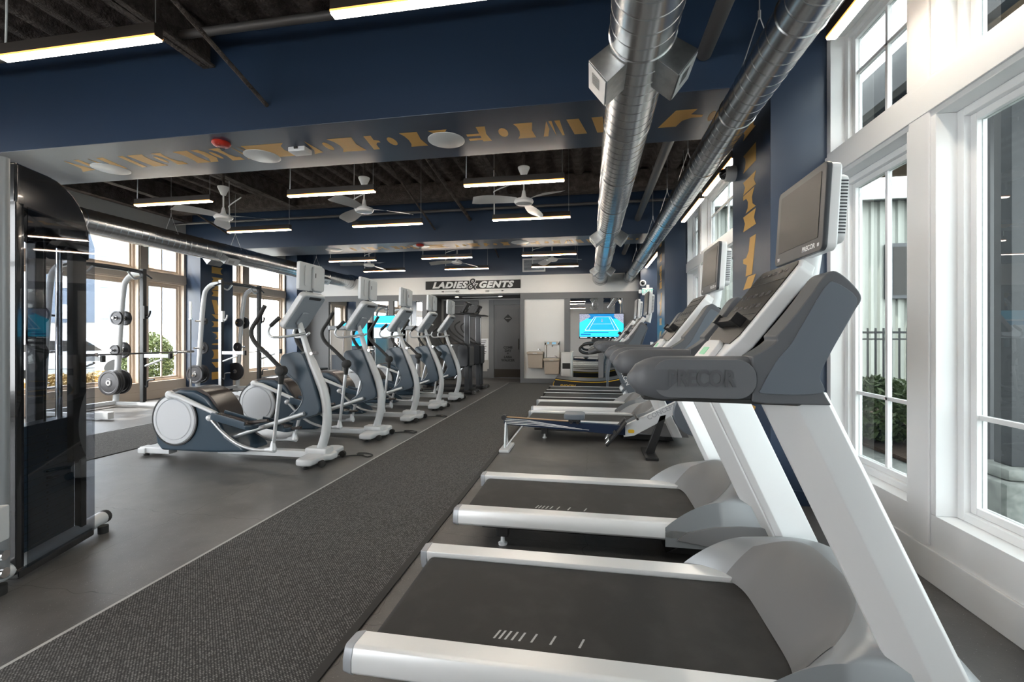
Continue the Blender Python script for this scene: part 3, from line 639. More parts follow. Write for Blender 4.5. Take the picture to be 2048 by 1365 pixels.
# runners on the floor
def runner(lb, x0, x1, y0, y1, edge=True):
    r = thing('carpet_runner', lb, 'carpet', ((x0 + x1) / 2, (y0 + y1) / 2, 0)); hx, hy = (x1 - x0) / 2, (y1 - y0) / 2
    MB().box(-hx, hx, -hy, hy, 0, .007).build('carpet', 'carpet', r)
    MB().box(-hx - .018, -hx, -hy, hy, 0, .008).build('edge_strip', 'printgrey', r, label='thin pale edge strip'); MB().box(hx, hx + .045, -hy, hy, 0, .009).build('edge_strip', 'rubber', r, bevel=.003, label='black rubber edge strip')
runner('long woven charcoal carpet runner down the aisle between ellipticals and treadmills', -2.345, -1.09, -4, 13.05)
runner('second charcoal carpet runner behind the ellipticals near the racks', -6.75, -5.45, -4, 13.05)
# ------------------------------------------------------------------ back wall furniture
def fountain(name, lb, x, z, h, filler):
    r = thing(name, lb, 'drinking fountain', (x, YB + .05, z))
    b = MB(); b.grid if 0 else None
    b.prism([(-.23, 0), (.23, 0), (.215, -h), (-.2, -h)], -.30, 0); b.build('cabinet', 'beige', r, bevel=.02)
    MB().prism([(-.24, -.08), (.24, -.08), (.24, 0), (-.24, 0)], -.34, 0).build('basin', 'beige', r, bevel=.02, label='basin with a paler rim')
    MB().box(-.19, .19, -.30, -.06, .001, .006).build('basin_top', 'steel', r, bevel=.002)
    MB().tube(smooth([(.12, -.08, 0), (.12, -.09, .05), (.08, -.14, .07)], 4), .014, 10).build('spout', 'chrome', r)
    MB().box(-.06, .06, -.346, -.34, -.06, -.03).build('push_bar', 'steel', r, bevel=.002)
    if filler:
        f = MB().box(-.22, .22, -.05, -.0, .02, .46).box(-.22, -.17, -.16, -.04, .02, .46).box(.17, .22, -.16, -.04, .02, .46).box(-.22, .22, -.16, -.04, .38, .50).build('bottle_filler', 'steel', r, bevel=.006)
        MB().box(-.17, .17, -.166, -.16, .40, .48).build('filler_panel', 'beige', f, bevel=.002)
        MB().box(-.14, -.08, -.17, -.166, .415, .465).box(0, .12, -.17, -.166, .41, .47).build('display', 'cyanscreen' if 'cyanscreen' in M else 'white', f)
        MB().tube([(0, -.09, .38), (0, -.09, .33)], .012, 8).build('nozzle', 'chrome', f)
M['cyanscreen'] = mat('pale blue label', (.3, .6, .8), .3, emit=((.3, .65, .9), .06))
fountain('drinking_fountain', 'beige wall-mounted drinking fountain, the lower-lipped one on the left', -1.57, .93, .48, False)
fountain('bottle_filling_station', 'beige drinking fountain with a bottle filler above it, right of the pair', -1.09, .74, .46, True)
r = thing('waste_bin', 'tall stainless steel waste bin between the fountains and the mirror', 'bin', (-.66, 12.95, 0))
MB().prism(rrect(-.16, .16, -.16, .16, .05), 0, .9, 'XY').build('bin_body', 'steel', r, bevel=.004); MB().box(-.11, .11, -.164, -.155, .46, .62).build('bin_opening', 'ink', r)
MB().prism(rrect(-.165, .165, -.165, .165, .05), .9, .93, 'XY').build('lid', 'steel', r, bevel=.004)
# tennis television
def tv_mat():
    m = bpy.data.materials.new('tennis broadcast'); m.use_nodes = True; return m
M['court'] = mat('court blue', (.01, .33, .62), .3, emit=((.005, .30, .62), .30))
M['courtl'] = mat('court surround', (.02, .5, .75), .3, emit=((.02, .52, .85), .30))
M['courtw'] = mat('court line white', (.8, .9, .95), .3, emit=((.75, .9, 1), .25))
M['crowd'] = mat('crowd', (.4, .42, .55), .4, emit=((.45, .47, .6), .15), var=(90, (.05, .06, .12), .4, .6))
M['courtd'] = mat('backstop blue', (.0, .16, .38), .3, emit=((0, .14, .38), .3))
r = thing('television', 'flat television showing a blue tennis court, mounted on the mirror wall', 'television', (.32, YB - .09, 1.67))
MB().box(-.63, .63, -.05, 0, -.36, .36).build('television_case', 'blackgloss', r, bevel=.006)
MB().box(-.06, .06, 0, .085, -.1, .1).build('wall_bracket', 'black', r)
def flat(name, polys, m, y, parent):
    b = MB()
    for p in polys: b.prism(p, y, y + .0015)
    return b.build(name, m, parent)
sc_ = flat('screen', [[(-.615, -.30), (.615, -.30), (.615, .345), (-.615, .345)]], 'courtl', -.053, r)
flat('backstop', [[(-.36, .2), (.4, .2), (.4, .345), (-.36, .345)]], 'courtd', -.055, sc_)
flat('court', [[(-.46, -.12), (.48, -.12), (.26, .26), (-.2, .26)]], 'court', -.057, sc_)
flat('crowd', [[(-.615, .1), (-.3, .27), (-.36, .345), (-.615, .345)]], 'crowd', -.058, sc_); flat('crowd', [[(.615, .06), (.34, .27), (.36, .345), (.615, .345)]], 'crowd', -.058, sc_)
def ln(a, b_, t=.006):
    a, b_ = Vector(a), Vector(b_); d = (b_ - a).normalized(); n = Vector((-d.y, d.x)) * t
    return [tuple(a + n), tuple(b_ + n), tuple(b_ - n), tuple(a - n)]
flat('court_lines', [ln((-.46, -.12), (.48, -.12)), ln((-.46, -.12), (-.2, .26)), ln((.48, -.12), (.26, .26)), ln((-.2, .26), (.26, .26), .004), ln((-.36, -.12), (-.15, .26), .004), ln((.38, -.12), (.21, .26), .004), ln((-.25, .06), (.3, .06), .003)], 'courtw', -.0595, sc_)
flat('player', [[(.0, .12), (.035, .12), (.03, .2), (.005, .2)]], 'crowd', -.0605, sc_)
flat('score_bar', [[(-.5, -.19), (.2, -.19), (.2, -.17), (-.5, -.17)], [(-.58, -.26), (-.3, -.26), (-.3, -.22), (-.58, -.22)]], 'courtd', -.061, sc_)
flat('ticker', [[(-.6, -.335), (-.4, -.335), (-.4, -.315), (-.6, -.315)]] + [[(-.3 + k * .13, -.335), (-.25 + k * .13, -.335), (-.25 + k * .13, -.315), (-.3 + k * .13, -.315)] for k in range(6)], 'courtw', -.053, r)
r = thing('television', 'flat television with a cyan top band seen between the third and fourth ellipticals', 'television', (-6.15, YB - .09, 1.67))
MB().box(-.48, .48, -.05, 0, -.36, .36).build('television_case', 'blackgloss', r, bevel=.006); MB().box(-.06, .06, 0, .085, -.1, .1).build('wall_bracket', 'black', r)
s_ = flat('screen', [[(-.47, -.345), (.47, -.345), (.47, .345), (-.47, .345)]], 'courtw', -.053, r)
flat('cyan_band', [[(-.47, .12), (.47, .12), (.47, .345), (-.47, .345)]], 'courtl', -.055, s_); flat('blue_band', [[(-.47, -.02), (.3, -.02), (.3, .09), (-.47, .09)]], 'court', -.055, s_)
r = thing('television', 'flat television with a blue picture behind the second elliptical console', 'television', (-7.3, YB - .09, 1.44))
MB().box(-.46, .46, -.05, 0, -.38, .38).build('television_case', 'blackgloss', r, bevel=.006); MB().box(-.06, .06, 0, .085, -.1, .1).build('wall_bracket', 'black', r)
s_ = flat('screen', [[(-.45, -.36), (.45, -.36), (.45, .36), (-.45, .36)]], 'courtl', -.053, r); flat('picture_shape', [[(-.1, -.3), (.3, -.3), (.1, .2)], [(-.4, -.1), (-.1, -.2), (-.2, .1)]], 'court', -.055, s_)
tag(MB().box(1.62, 1.70, 12.735, 12.75, 1.1, 1.22).build('light_switch', 'white', bevel=.003), 'small white switch plate on the far right navy column', 'switch')
# ------------------------------------------------------------------ silver treadmills; local x runs from the rear (-.87) to the console (1.3)
def mirror_pts(p): return [(x, -y, z) for x, y, z in p]
def treadmill():
    r = thing('treadmill', None, 'treadmill')
    for s in (-1, 1):
        # side rail: flat step on top, rounded outer flank
        prof = [(.315, .215), (.315, .25), (.40, .256), (.412, .25), (.425, .215), (.425, .17), (.41, .155), (.34, .15)]
        MB().prism([(y * s, z) for y, z in prof], -.83, .98, 'YZ').build('side_rail', 'alu', r, bevel=.004)
        b = MB(); pr = [(.31, .21), (.312, .253), (.40, .26), (.416, .252), (.43, .215), (.43, .168), (.41, .150), (.33, .148)]
        A = [b.bm.verts.new((-.825, y * s, z)) for y, z in pr]; B = [b.bm.verts.new((-.862, .37 * s + (y * s - .37 * s) * .86, .205 + (z - .205) * .88)) for y, z in pr]
        b._f(A); b._f(B)
        for i in range(8): b._f([A[i], A[(i + 1) % 8], B[(i + 1) % 8], B[i]])
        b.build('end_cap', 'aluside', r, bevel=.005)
    # belt wraps the rear roller
    b = MB(); pr = []
    for k in range(9):
        a = R(90 + 180 * k / 8); pr.append((-.78 + .038 * math.cos(a), .19 + .038 * math.sin(a)))
    pr = [(.70, .228)] + pr + [(.70, .152)]
    b.prism(pr, -.308, .308, 'XZ')
    b.mi = 1; xs = [-.345, -.325, -.303, -.278, -.25, -.205, -.135, -.03]
    for x in xs: b.prism([(x - .012, -.245), (x - .004, -.245), (x + .012, -.195), (x + .004, -.195)], .2283, .2288, 'XY')
    for f in b.bm.faces: f.material_index = f.material_index
    b.build('running_belt', ['beltblack', 'printgrey'], r)
    MB().box(-.70, .95, -.30, .30, .10, .15).box(-.60, -.52, -.33, -.27, .06, .16).box(-.60, -.52, .27, .33, .06, .16).build('frame', 'black', r, bevel=.006)
    for s in (-1, 1):
        MB().lathe([(.028, 0), (.03, .012), (.014, .02), (.012, .07)], (-.56, s * .3, 0), seg=14).build('levelling_foot', 'whitegrey', r)
    MB().prism([(.45, .03), (.60, .11), (1.05, .11), (1.1, .02)], -.31, .31).build('lift_frame', 'black', r, bevel=.008)
    # motor hood: height field with wings running back over the rails
    def edge(u): return .675 - .24 * abs(u) ** 6
    def hz(x, u):
        x0 = edge(u); t = (x - x0) / max(.001, 1.22 - x0); t = max(0, min(1, t))
        rise = math.sin(min(t / .42, 1) * math.pi / 2) ** .9; fall = 1 - max(0, (t - .42) / .58) ** 2.2
        side = 1 - .38 * abs(u) ** 2.6
        return .232 + (.268 * side) * rise * fall
    def fn(i, j):
        u = 2 * i - 1; x0 = edge(u); x = x0 + (1.22 - x0) * j; return (x, u * .425, hz(x, u))
    b = MB(); g = b.grid(fn, 28, 22)
    lo = [[b.bm.verts.new((v.co.x, v.co.y, .12)) for v in row] for row in (g[0], g[-1])]
    for row, l in ((g[0], lo[0]), (g[-1], lo[1])):
        for j in range(22): b._f([row[j], row[j + 1], l[j + 1], l[j]])
    fr = [b.bm.verts.new((g[i][22].co.x, g[i][22].co.y, .12)) for i in range(29)]
    for i in range(28): b._f([g[i][22], g[i + 1][22], fr[i + 1], fr[i]])
    b.build('motor_hood', 'hoodgrey', r, sharp=60)
    # darker scooped panel facing the runner
    def fp(i, j):
        u = (2 * i - 1) * .80; a = abs(2 * i - 1); x0 = edge(u) - .002; x1 = .895 - .15 * a ** 4 ; x = x0 + (x1 - x0) * j
        return (x, u * .425, hz(x, u) + .004 * math.sin(math.pi * min(1, j * 8) / 2) * (1 if j < .97 else .0))
    b = MB(); b.grid(fp, 24, 18); b.build('hood_panel', 'hoodpanel', r, sharp=60)
    for s in (-1, 1):
        b = MB(); top = [(.50, .165), (.56, .215), (.70, .255), (.85, .27), (1.18, .27)]
        b.prism(top + [(1.25, .10), (.95, .10)], s * .43 - .006, s * .43 + .006); b.build('hood_skirt', 'hoodpanel', r, bevel=.003)
    # slanted uprights, facetted aluminium
    for s in (-1, 1):
        b = MB(); sec = [(0, .055), (.075, 0), (.165, 0), (.178, .012), (.178, .062), (.03, .085), (0, .075)]
        def up(z, x0): return [b.bm.verts.new((x0 + q[0], s * (.452 - q[1]), z)) for q in sec]
        A = up(.10, .995); B = up(1.19, .50); n = len(sec)
        b._f(A); b._f(B)
        for i in range(n): b._f([A[i], A[(i + 1) % n], B[(i + 1) % n], B[i]])
        o = b.build('upright', 'alu', r, bevel=.004)
        MB().lathe([(.006, 0), (.006, .004)], (1.01, s * .44, .26), 'X', 10).build('screw', 'ink', o)
    # handrail arms with rounded nose
    for s in (-1, 1):
        b = MB(); n = 14; rings = []
        for k in range(n + 1):
            t = k / n; x = .115 + .37 * t; f = math.sqrt(max(0.02, 1 - (1 - min(t / .30, 1)) ** 2))
            zc = 1.222; hh = .070 * f; hw = .052 * (f ** .8)
            rings.append([b.bm.verts.new((x, s * (.41 + .02 * (1 - t)) + hw * math.copysign(abs(math.cos(a)) ** .7, math.cos(a)), zc + hh * math.copysign(abs(math.sin(a)) ** .7, math.sin(a)))) for a in [2 * math.pi * q / 20 for q in range(20)]])
        for i in range(n):
            for q in range(20): b._f([rings[i][q], rings[i][(q + 1) % 20], rings[i + 1][(q + 1) % 20], rings[i + 1][q]])
        b._f(rings[0]); b._f(rings[-1])
        arm = b.build('handrail', 'plasgrey', r, sharp=50)
        MB().prism(rrect(.185, .478, 1.168, 1.284, .052), s * .466, s * .474).build('side_pad', 'padgrey', arm, bevel=.003)
        if s < 0: text('raised_lettering', 'PRECOR', 'padprint', frame_mtx((.325, -.4745, 1.226), (1, 0, 0), (0, 0, 1)), .068, arm, .002, .0022, 0, width=.19)
        # lower black bumper strip
        MB().prism([(.16, 1.158), (.60, 1.15), (.62, 1.165), (.16, 1.172)], s * .42 - .040, s * .42 + .040).build('bumper', 'rubber', r, bevel=.006)
        # side shell sweeping up to the console
        top = [tuple(p)[0::2] for p in smooth([(.488, 0, 1.292), (.545, 0, 1.33), (.60, 0, 1.392), (.655, 0, 1.465), (.70, 0, 1.530), (.735, 0, 1.534), (.79, 0, 1.470), (.772, 0, 1.42), (.72, 0, 1.32), (.688, 0, 1.25), (.69, 0, 1.205), (.715, 0, 1.155)], 5)]
        pts = top + [(.53, 1.155), (.488, 1.16)]; pts = [(x - .035 if x > .56 else x - .02, z) for x, z in pts]
        sh = MB().prism(pts, s * .365, s * .465).build('console_shell', 'plasgrey', r, bevel=.018, seg=4)
        MB().prism([tuple(p)[0::2] for p in smooth([(.492, 0, 1.20), (.53, 0, 1.275), (.575, 0, 1.335), (.62, 0, 1.42), (.665, 0, 1.498), (.69, 0, 1.505), (.742, 0, 1.462), (.728, 0, 1.41), (.678, 0, 1.31), (.648, 0, 1.24), (.652, 0, 1.19), (.50, 0, 1.185), (.492, 0, 1.20)], 4)][:-1], s * .462, s * .468).build('shell_sky_sheen', 'shell', sh, bevel=.002)  # lighter overlay: sky reflection on the curved side, painted in
        inn = [(.56, 1.32), (.615, 1.39), (.67, 1.475), (.705, 1.53), (.725, 1.50), (.70, 1.40), (.66, 1.33), (.60, 1.29)]
        MB().prism(inn, s * .357, s * .366).build('shell_liner', 'blackgloss', sh, bevel=.003)
        # inner sweep between arm and console
        b = MB()
        def fs(i, j, s=s):
            y = .37 - .12 * j; x = .40 + .30 * i; z = 1.245 + .02 * i + .235 * max(0, i - .25) ** 1.5 - .02 * j
            return (x, s * y, z)
        b.grid(fs, 14, 5); bmesh.ops.solidify(b.bm, geom=b.bm.faces[:], thickness=.03); b.build('shell_wing', 'plasgrey', r, sharp=50)
    # cross member and rear of console
    MB().prism([(.47, 1.22), (.55, 1.27), (.74, 1.53), (.76, 1.52), (.66, 1.30), (.60, 1.22)], -.364, .364).build('console_tray', 'blackgloss', r)
    MB().prism([(.50, 1.17), (.50, 1.20), (.60, 1.22), (.72, 1.42), (.75, 1.50), (.76, 1.44), (.68, 1.20), (.68, 1.17)], -.36, .36).build('crossbar', 'shell', r, bevel=.012)
    # console slab, tilted
    a = math.atan2(.36, .275); cm = frame_mtx((.465, 0, 1.262), (0, -1, 0), (math.cos(a), 0, math.sin(a)))   # local u = -y, v up the slope, w towards the runner
    L = .45
    fr = MB().prism([(-.13, -.02), (-.10, -.035), (.10, -.035), (.13, -.02), (.205, .10), (.205, L - .04), (.17, L), (-.17, L), (-.205, L - .04), (-.205, .10)], -.045, .012, 'XY', cm).build('console', 'white', r, bevel=.010, seg=3)
    MB().prism([(-.15, .07), (.15, .07), (.182, .11), (.182, L - .03), (.16, L - .012), (-.16, L - .012), (-.182, L - .03), (-.182, .11)], .012, .0155, 'XY', cm).build('display_panel', 'screen', fr, bevel=.001)
    b = MB()
    for v0, v1, n in ((.205, .207, 1), (.36, .362, 1)): b.prism([(-.175, v0), (.175, v0), (.175, v1), (-.175, v1)], .0155, .0165, 'XY', cm)
    for row in range(2):
        for k in range(5):
            u = -.15 + k * .065; v = .235 + row * .055; b.prism(rrect(u, u + .035, v, v + .02, .004, 2), .0155, .0165, 'XY', cm)
    for k in range(6): b.prism(rrect(-.15 + k * .05, -.125 + k * .05, .40, .412, .003, 2), .0155, .0165, 'XY', cm)
    b.build('panel_printing', 'panelprint', fr)
    pod = MB().prism(rrect(-.10, .10, -.045, .075, .035), .012, .035, 'XY', cm).build('keypad_pod', 'white', fr, bevel=.008)
    MB().prism(rrect(-.05, .03, .0, .035, .006), .035, .0365, 'XY', cm).build('lcd', 'green', pod)
    rd = MB(); rd.prism(rrect(-.12, .12, .15, .175, .008), .018, .05, 'XY', cm); rd.prism(rrect(-.125, -.095, .145, .185, .006), .014, .06, 'XY', cm); rd.prism(rrect(.095, .125, .145, .185, .006), .014, .06, 'XY', cm)
    rd.build('reading_ledge', 'black', fr, bevel=.003)
    # television on top
    mm = frame_mtx((.805, 0, 1.80), (0, -1, 0), (.06, 0, 1))
    mon = MB().prism(rrect(-.197, .197, -.152, .152, .025), -.030, .008, 'XY', mm).build('monitor_case', 'white', r, bevel=.008, seg=3)
    MB().prism(rrect(-.199, .199, -.154, .154, .022), .002, .020, 'XY', mm).build('monitor_bezel', 'bezel', mon, bevel=.004)
    MB().prism(rrect(-.166, .166, -.105, .127, .006), .0195, .0215, 'XY', mm).build('screen', 'screen', mon)
    MB().prism(rrect(-.17, .17, -.12, .12, .03), -.068, -.030, 'XY', mm).build('monitor_back', 'white', mon, bevel=.01)
    b = MB()
    for k in range(17): b.prism([(.169, -.09 + k * .0112), (.1708, -.09 + k * .0112), (.1708, -.085 + k * .0112), (.169, -.085 + k * .0112)], -.062, -.038, 'XY', mm)
    b.build('vent_slots', 'bezel', mon)
    text('brand_lettering', 'PRECOR', 'white', mm @ Matrix.Translation((-.0, -.129, .0203)) @ Matrix.Translation((.10, 0, 0)), .026, mon, .0006, .0006)
    text('brand_lettering', 'TV', 'white', mm @ Matrix.Translation((-.16, -.132, .0203)), .018, mon, .0006, .0006)
    MB().prism(rrect(.165, .178, -.136, -.124, .002), .020, .0212, 'XY', mm).build('power_button', 'white', mon)
    MB().tube([(.80, 0, 1.56), (.825, 0, 1.62), (.83, 0, 1.70)], [.05, .035, .04], 14).build('monitor_neck', 'white', r)
    return r
M['padgrey'] = mat('soft dark grey pad', (.115, .12, .13), .5, bump=(300, .2, .001)); M['padprint'] = mat('moulded letters', (.085, .088, .095), .4)
M['beltblack'] = mat('black treadmill belt', (.024, .0235, .023), .6, bump=(220, .25, .001), var=(7, (.036, .035, .034), .45, .7), spec=.35)
M['panelprint'] = mat('faint panel print', (.07, .068, .066), .25)
T0 = treadmill()
TM = [(1.885, 0, 'silver treadmill nearest the camera, its big running belt filling the foreground'), (3.18, .0, 'silver treadmill second from the camera, behind the nearest one'),
      (6.32, -.04, 'silver treadmill directly behind the rowing machine'), (7.50, -.06, 'silver treadmill between the one behind the rower and the black treadmills')]
T0.location = (0, TM[0][0], 0); T0['label'] = TM[0][2]; T0['group'] = 'treadmills along the window wall'
for y, x, lb in TM[1:]: copy_tree(T0, None, lb, (x, y, 0), 0, 'treadmills along the window wall')
# black treadmills
def dark_treadmill(lb, loc):
    r = thing('treadmill', lb, 'treadmill', loc)
    for s in (-1, 1):
        MB().prism([(s * y, z) for y, z in ((.31, .20), (.31, .225), (.41, .23), (.42, .20), (.42, .11), (.33, .10))], -.95, .9, 'YZ').build('side_rail', 'black', r, bevel=.005)
        MB().box(-.93, .88, s * .35 - .035, s * .35 + .035, .231, .236).build('rail_tread', 'alu', r, bevel=.001)
        b = MB(); sec = [(0, 0), (.14, 0), (.14, .07), (0, .07)]
        A = [b.bm.verts.new((.78 + q[0], s * (.47 - q[1]), .05)) for q in sec]; B = [b.bm.verts.new((.32 + q[0], s * (.47 - q[1]), 1.12)) for q in sec]
        b._f(A); b._f(B)
        for i in range(4): b._f([A[i], A[(i + 1) % 4], B[(i + 1) % 4], B[i]])
        u = b.build('upright', 'shell', r, bevel=.01)
        if s < 0: text('upright_lettering', 'IKON', 'white', frame_mtx((.60, -.472, .62), (.395, 0, -.92), (.92, 0, .395)), .11, u, .001, .003)
        MB().tube(smooth([(-.05, s * .42, 1.06), (.1, s * .43, 1.12), (.35, s * .43, 1.14), (.62, s * .40, 1.28)], 5), [.02] + [.034] * 15, 12).build('handrail', 'plasgrey', r)
    MB().box(-.9, .7, -.305, .305, .16, .222).build('running_belt', 'beltblack', r, bevel=.012)
    MB().prism([(.60, .20), (.66, .30), (.80, .36), (1.05, .34), (1.2, .2), (1.2, .06), (.6, .06)], -.42, .42).build('motor_hood', 'shell', r, bevel=.03, seg=3)
    a = math.atan2(.36, .25); cm = frame_mtx((.50, 0, 1.16), (0, -1, 0), (math.cos(a), 0, math.sin(a)))
    f = MB().prism(rrect(-.36, .36, 0, .46, .06), -.05, .01, 'XY', cm).build('console', 'plasgrey', r, bevel=.012)
    MB().prism(rrect(-.22, .22, .10, .42, .02), .01, .014, 'XY', cm).build('display_panel', 'screen', f)
    MB().tube([(.45, -.42, 1.13), (.45, .42, 1.13)], .03, 12).build('crossbar', 'plasgrey', r)
    MB().box(-.6, .8, -.28, .28, .03, .12).build('frame', 'black', r, bevel=.005)
    return r
dt = dark_treadmill('black treadmill with white side lettering, behind the farthest silver treadmill', (.02, 8.75, 0)); dt['group'] = 'treadmills along the window wall'
copy_tree(dt, None, 'black treadmill in front of the curved yellow-striped treadmill', (.02, 9.95, 0), 0, 'treadmills along the window wall')
# curved treadmill
r = thing('curved_treadmill', 'curved black treadmill with yellow side stripes in front of the tennis television', 'treadmill', (0, 11.75, 0))
def arc(zo, n=14): return [(-.86 + 1.86 * k / n, .175 + zo + .17 * (2 * k / n - 1) ** 2 * (1 if k > n / 2 else .35)) for k in range(n + 1)]
for s in (-1, 1):
    up = arc(.09); lo = [(-.80, .04), (.94, .04)]
    fr = MB().prism(up + [(1.02, .2), (.94, .04), (-.82, .04), (-.92, .16)], s * .38 - .04, s * .38 + .04).build('side_panel', 'black', r, bevel=.012)
    for zo, nm in ((.055, 0), (-.085, 1)):
        pts = [(x, s * .423, z + zo) for x, z in (arc(0) if not nm else [(x, .16) for x, z in arc(0)])]
        MB().tube(pts, .009, 8).build('yellow_stripe', 'yellow', fr)
    MB().tube([(-.88, s * .423, .245), (-.915, s * .423, .17), (-.88, s * .423, .085)], .009, 8).build('yellow_stripe', 'yellow', fr)
    if s < 0: text('side_lettering', 'EVOCRV', 'yellow', frame_mtx((-.55, -.4225, .125), (1, 0, 0), (0, 0, 1)), .10, fr, .001, .003, .2)
    MB().tube(smooth([(.42, s * .40, .08), (.44, s * .40, .5), (.52, s * .39, .9), (.62, s * .36, 1.1)], 5), .038, 12).build('upright', 'shell', r)
    MB().tube(smooth([(.62, s * .36, 1.10), (.30, s * .38, 1.0), (-.05, s * .38, .94), (-.22, s * .38, .98), (-.25, s * .38, 1.08), (-.1, s * .38, 1.17), (.35, s * .36, 1.2), (.62, s * .3, 1.22)], 5), .026, 12).build('handrail', 'black', r)
b = MB(); pa = arc(.088); b.prism(pa + [(x, z - .03) for x, z in pa[::-1]], -.34, .34); b.build('slat_belt', 'rubberbelt' if 'rubberbelt' in M else 'cast', r)
MB().box(.44, .60, -.36, .36, 1.08, 1.12).build('crossbar', 'black', r, bevel=.01)
cm = frame_mtx((.55, 0, 1.12), (0, -1, 0), (.5, 0, .87)); f = MB().prism(rrect(-.2, .2, 0, .26, .03), -.03, .01, 'XY', cm).build('console', 'black', r, bevel=.006); MB().prism(rrect(-.15, .15, .06, .22, .01), .01, .013, 'XY', cm).build('display_panel', 'screen', f)
# ------------------------------------------------------------------ rowing machine
r = thing('rowing_machine', 'low rowing machine with a grey sliding seat between the second and third silver treadmills', 'rowing machine', (0, 5.35, 0))
MB().prism([(-1.02, .30), (.40, .22), (.40, .33), (-1.02, .385)], -.035, .035).build('slide_rail', 'navyrail', r, bevel=.006)
M['orangestrip'] = mat('brass strip', (.5, .33, .16), .3, .5)
MB().prism([(-1.0, .386), (-.2, .355), (-.2, .361), (-1.0, .392)], -.022, .022).build('rail_top', 'orangestrip', r)
b = MB()
for k in range(4): b.prism([(-1.01, .372 - k * .019), (-.75 + k * .05, .364 - k * .019), (-.25 + k * .08, .30 - k * .010), (-.25 + k * .08, .297 - k * .010), (-.75 + k * .05, .357 - k * .019), (-1.01, .365 - k * .019)], -.0362, -.035)
b.build('rail_stripes', 'white', r)
for s in (-1, 1): MB().tube([(-1.0, s * .02, .34), (-1.0, s * .09, .02)], .013, 8).tube([(-.78, s * .02, .31), (-.98, s * .09, .05)], .009, 8).build('rear_leg', 'silver', r)
MB().box(-1.05, -.93, -.20, .20, 0, .035).build('rear_foot', 'whitegrey', r, bevel=.008)
MB().lathe([(.03, -.05), (.03, .05)], (-1.02, 0, .385), 'Y', 14).build('end_stop', 'black', r)
st = MB().prism(rrect(-.30, -.06, -.13, .13, .05), .395, .46, 'XY').build('seat', 'seatgrey' if 'seatgrey' in M else 'shell', r, bevel=.014, seg=3)
MB().box(-.25, -.11, -.05, .05, .36, .40).tube([(-.22, -.06, .355), (-.22, .06, .355)], .02, 10).tube([(-.14, -.06, .355), (-.14, .06, .355)], .02, 10).build('seat_carriage', 'black', st)
for s in (-1, 1):
    cm = frame_mtx((.22, s * .11, .16), (0, -1, 0), (.62, 0, .78))
    f = MB().prism(rrect(-.055, .055, -.06, .30, .03), -.012, .012, 'XY', cm).build('footrest', 'black', r, bevel=.004)
    MB().prism([(-.06, .10), (.06, .10), (.06, .135), (-.06, .135)], .012, .035, 'XY', cm).build('foot_strap', 'rubber', f, bevel=.004)
    MB().prism(rrect(-.05, .05, -.05, .02, .02), .012, .03, 'XY', cm).build('heel_cup', 'chrome', f, bevel=.004)
MB().prism([(.38, .20), (.50, .22), (1.05, .54), (1.12, .60), (1.06, .66), (.95, .62), (.40, .34)], -.03, .03).build('main_beam', 'whitegrey', r, bevel=.008)
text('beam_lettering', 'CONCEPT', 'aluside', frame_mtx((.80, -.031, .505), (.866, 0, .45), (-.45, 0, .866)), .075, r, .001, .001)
MB().prism(rrect(.43, .50, .25, .29, .015), -.033, -.030).build('adjuster_badge', 'yellow', r)
MB().prism([(.62, .02), (.72, .02), (.86, .48), (.78, .46)], -.03, .03).box(.60, .74, -.25, .25, 0, .03).build('front_leg', 'black', r, bevel=.006)
MB().lathe([(.24, -.06), (.26, -.05), (.26, .05), (.24, .06)], (1.18, 0, .50), 'Y', 36).build('flywheel_housing', 'shell', r, bevel=.004)
MB().tube([(.52, -.20, .44), (.52, .20, .44)], .014, 10).build('pull_handle', 'black', r)
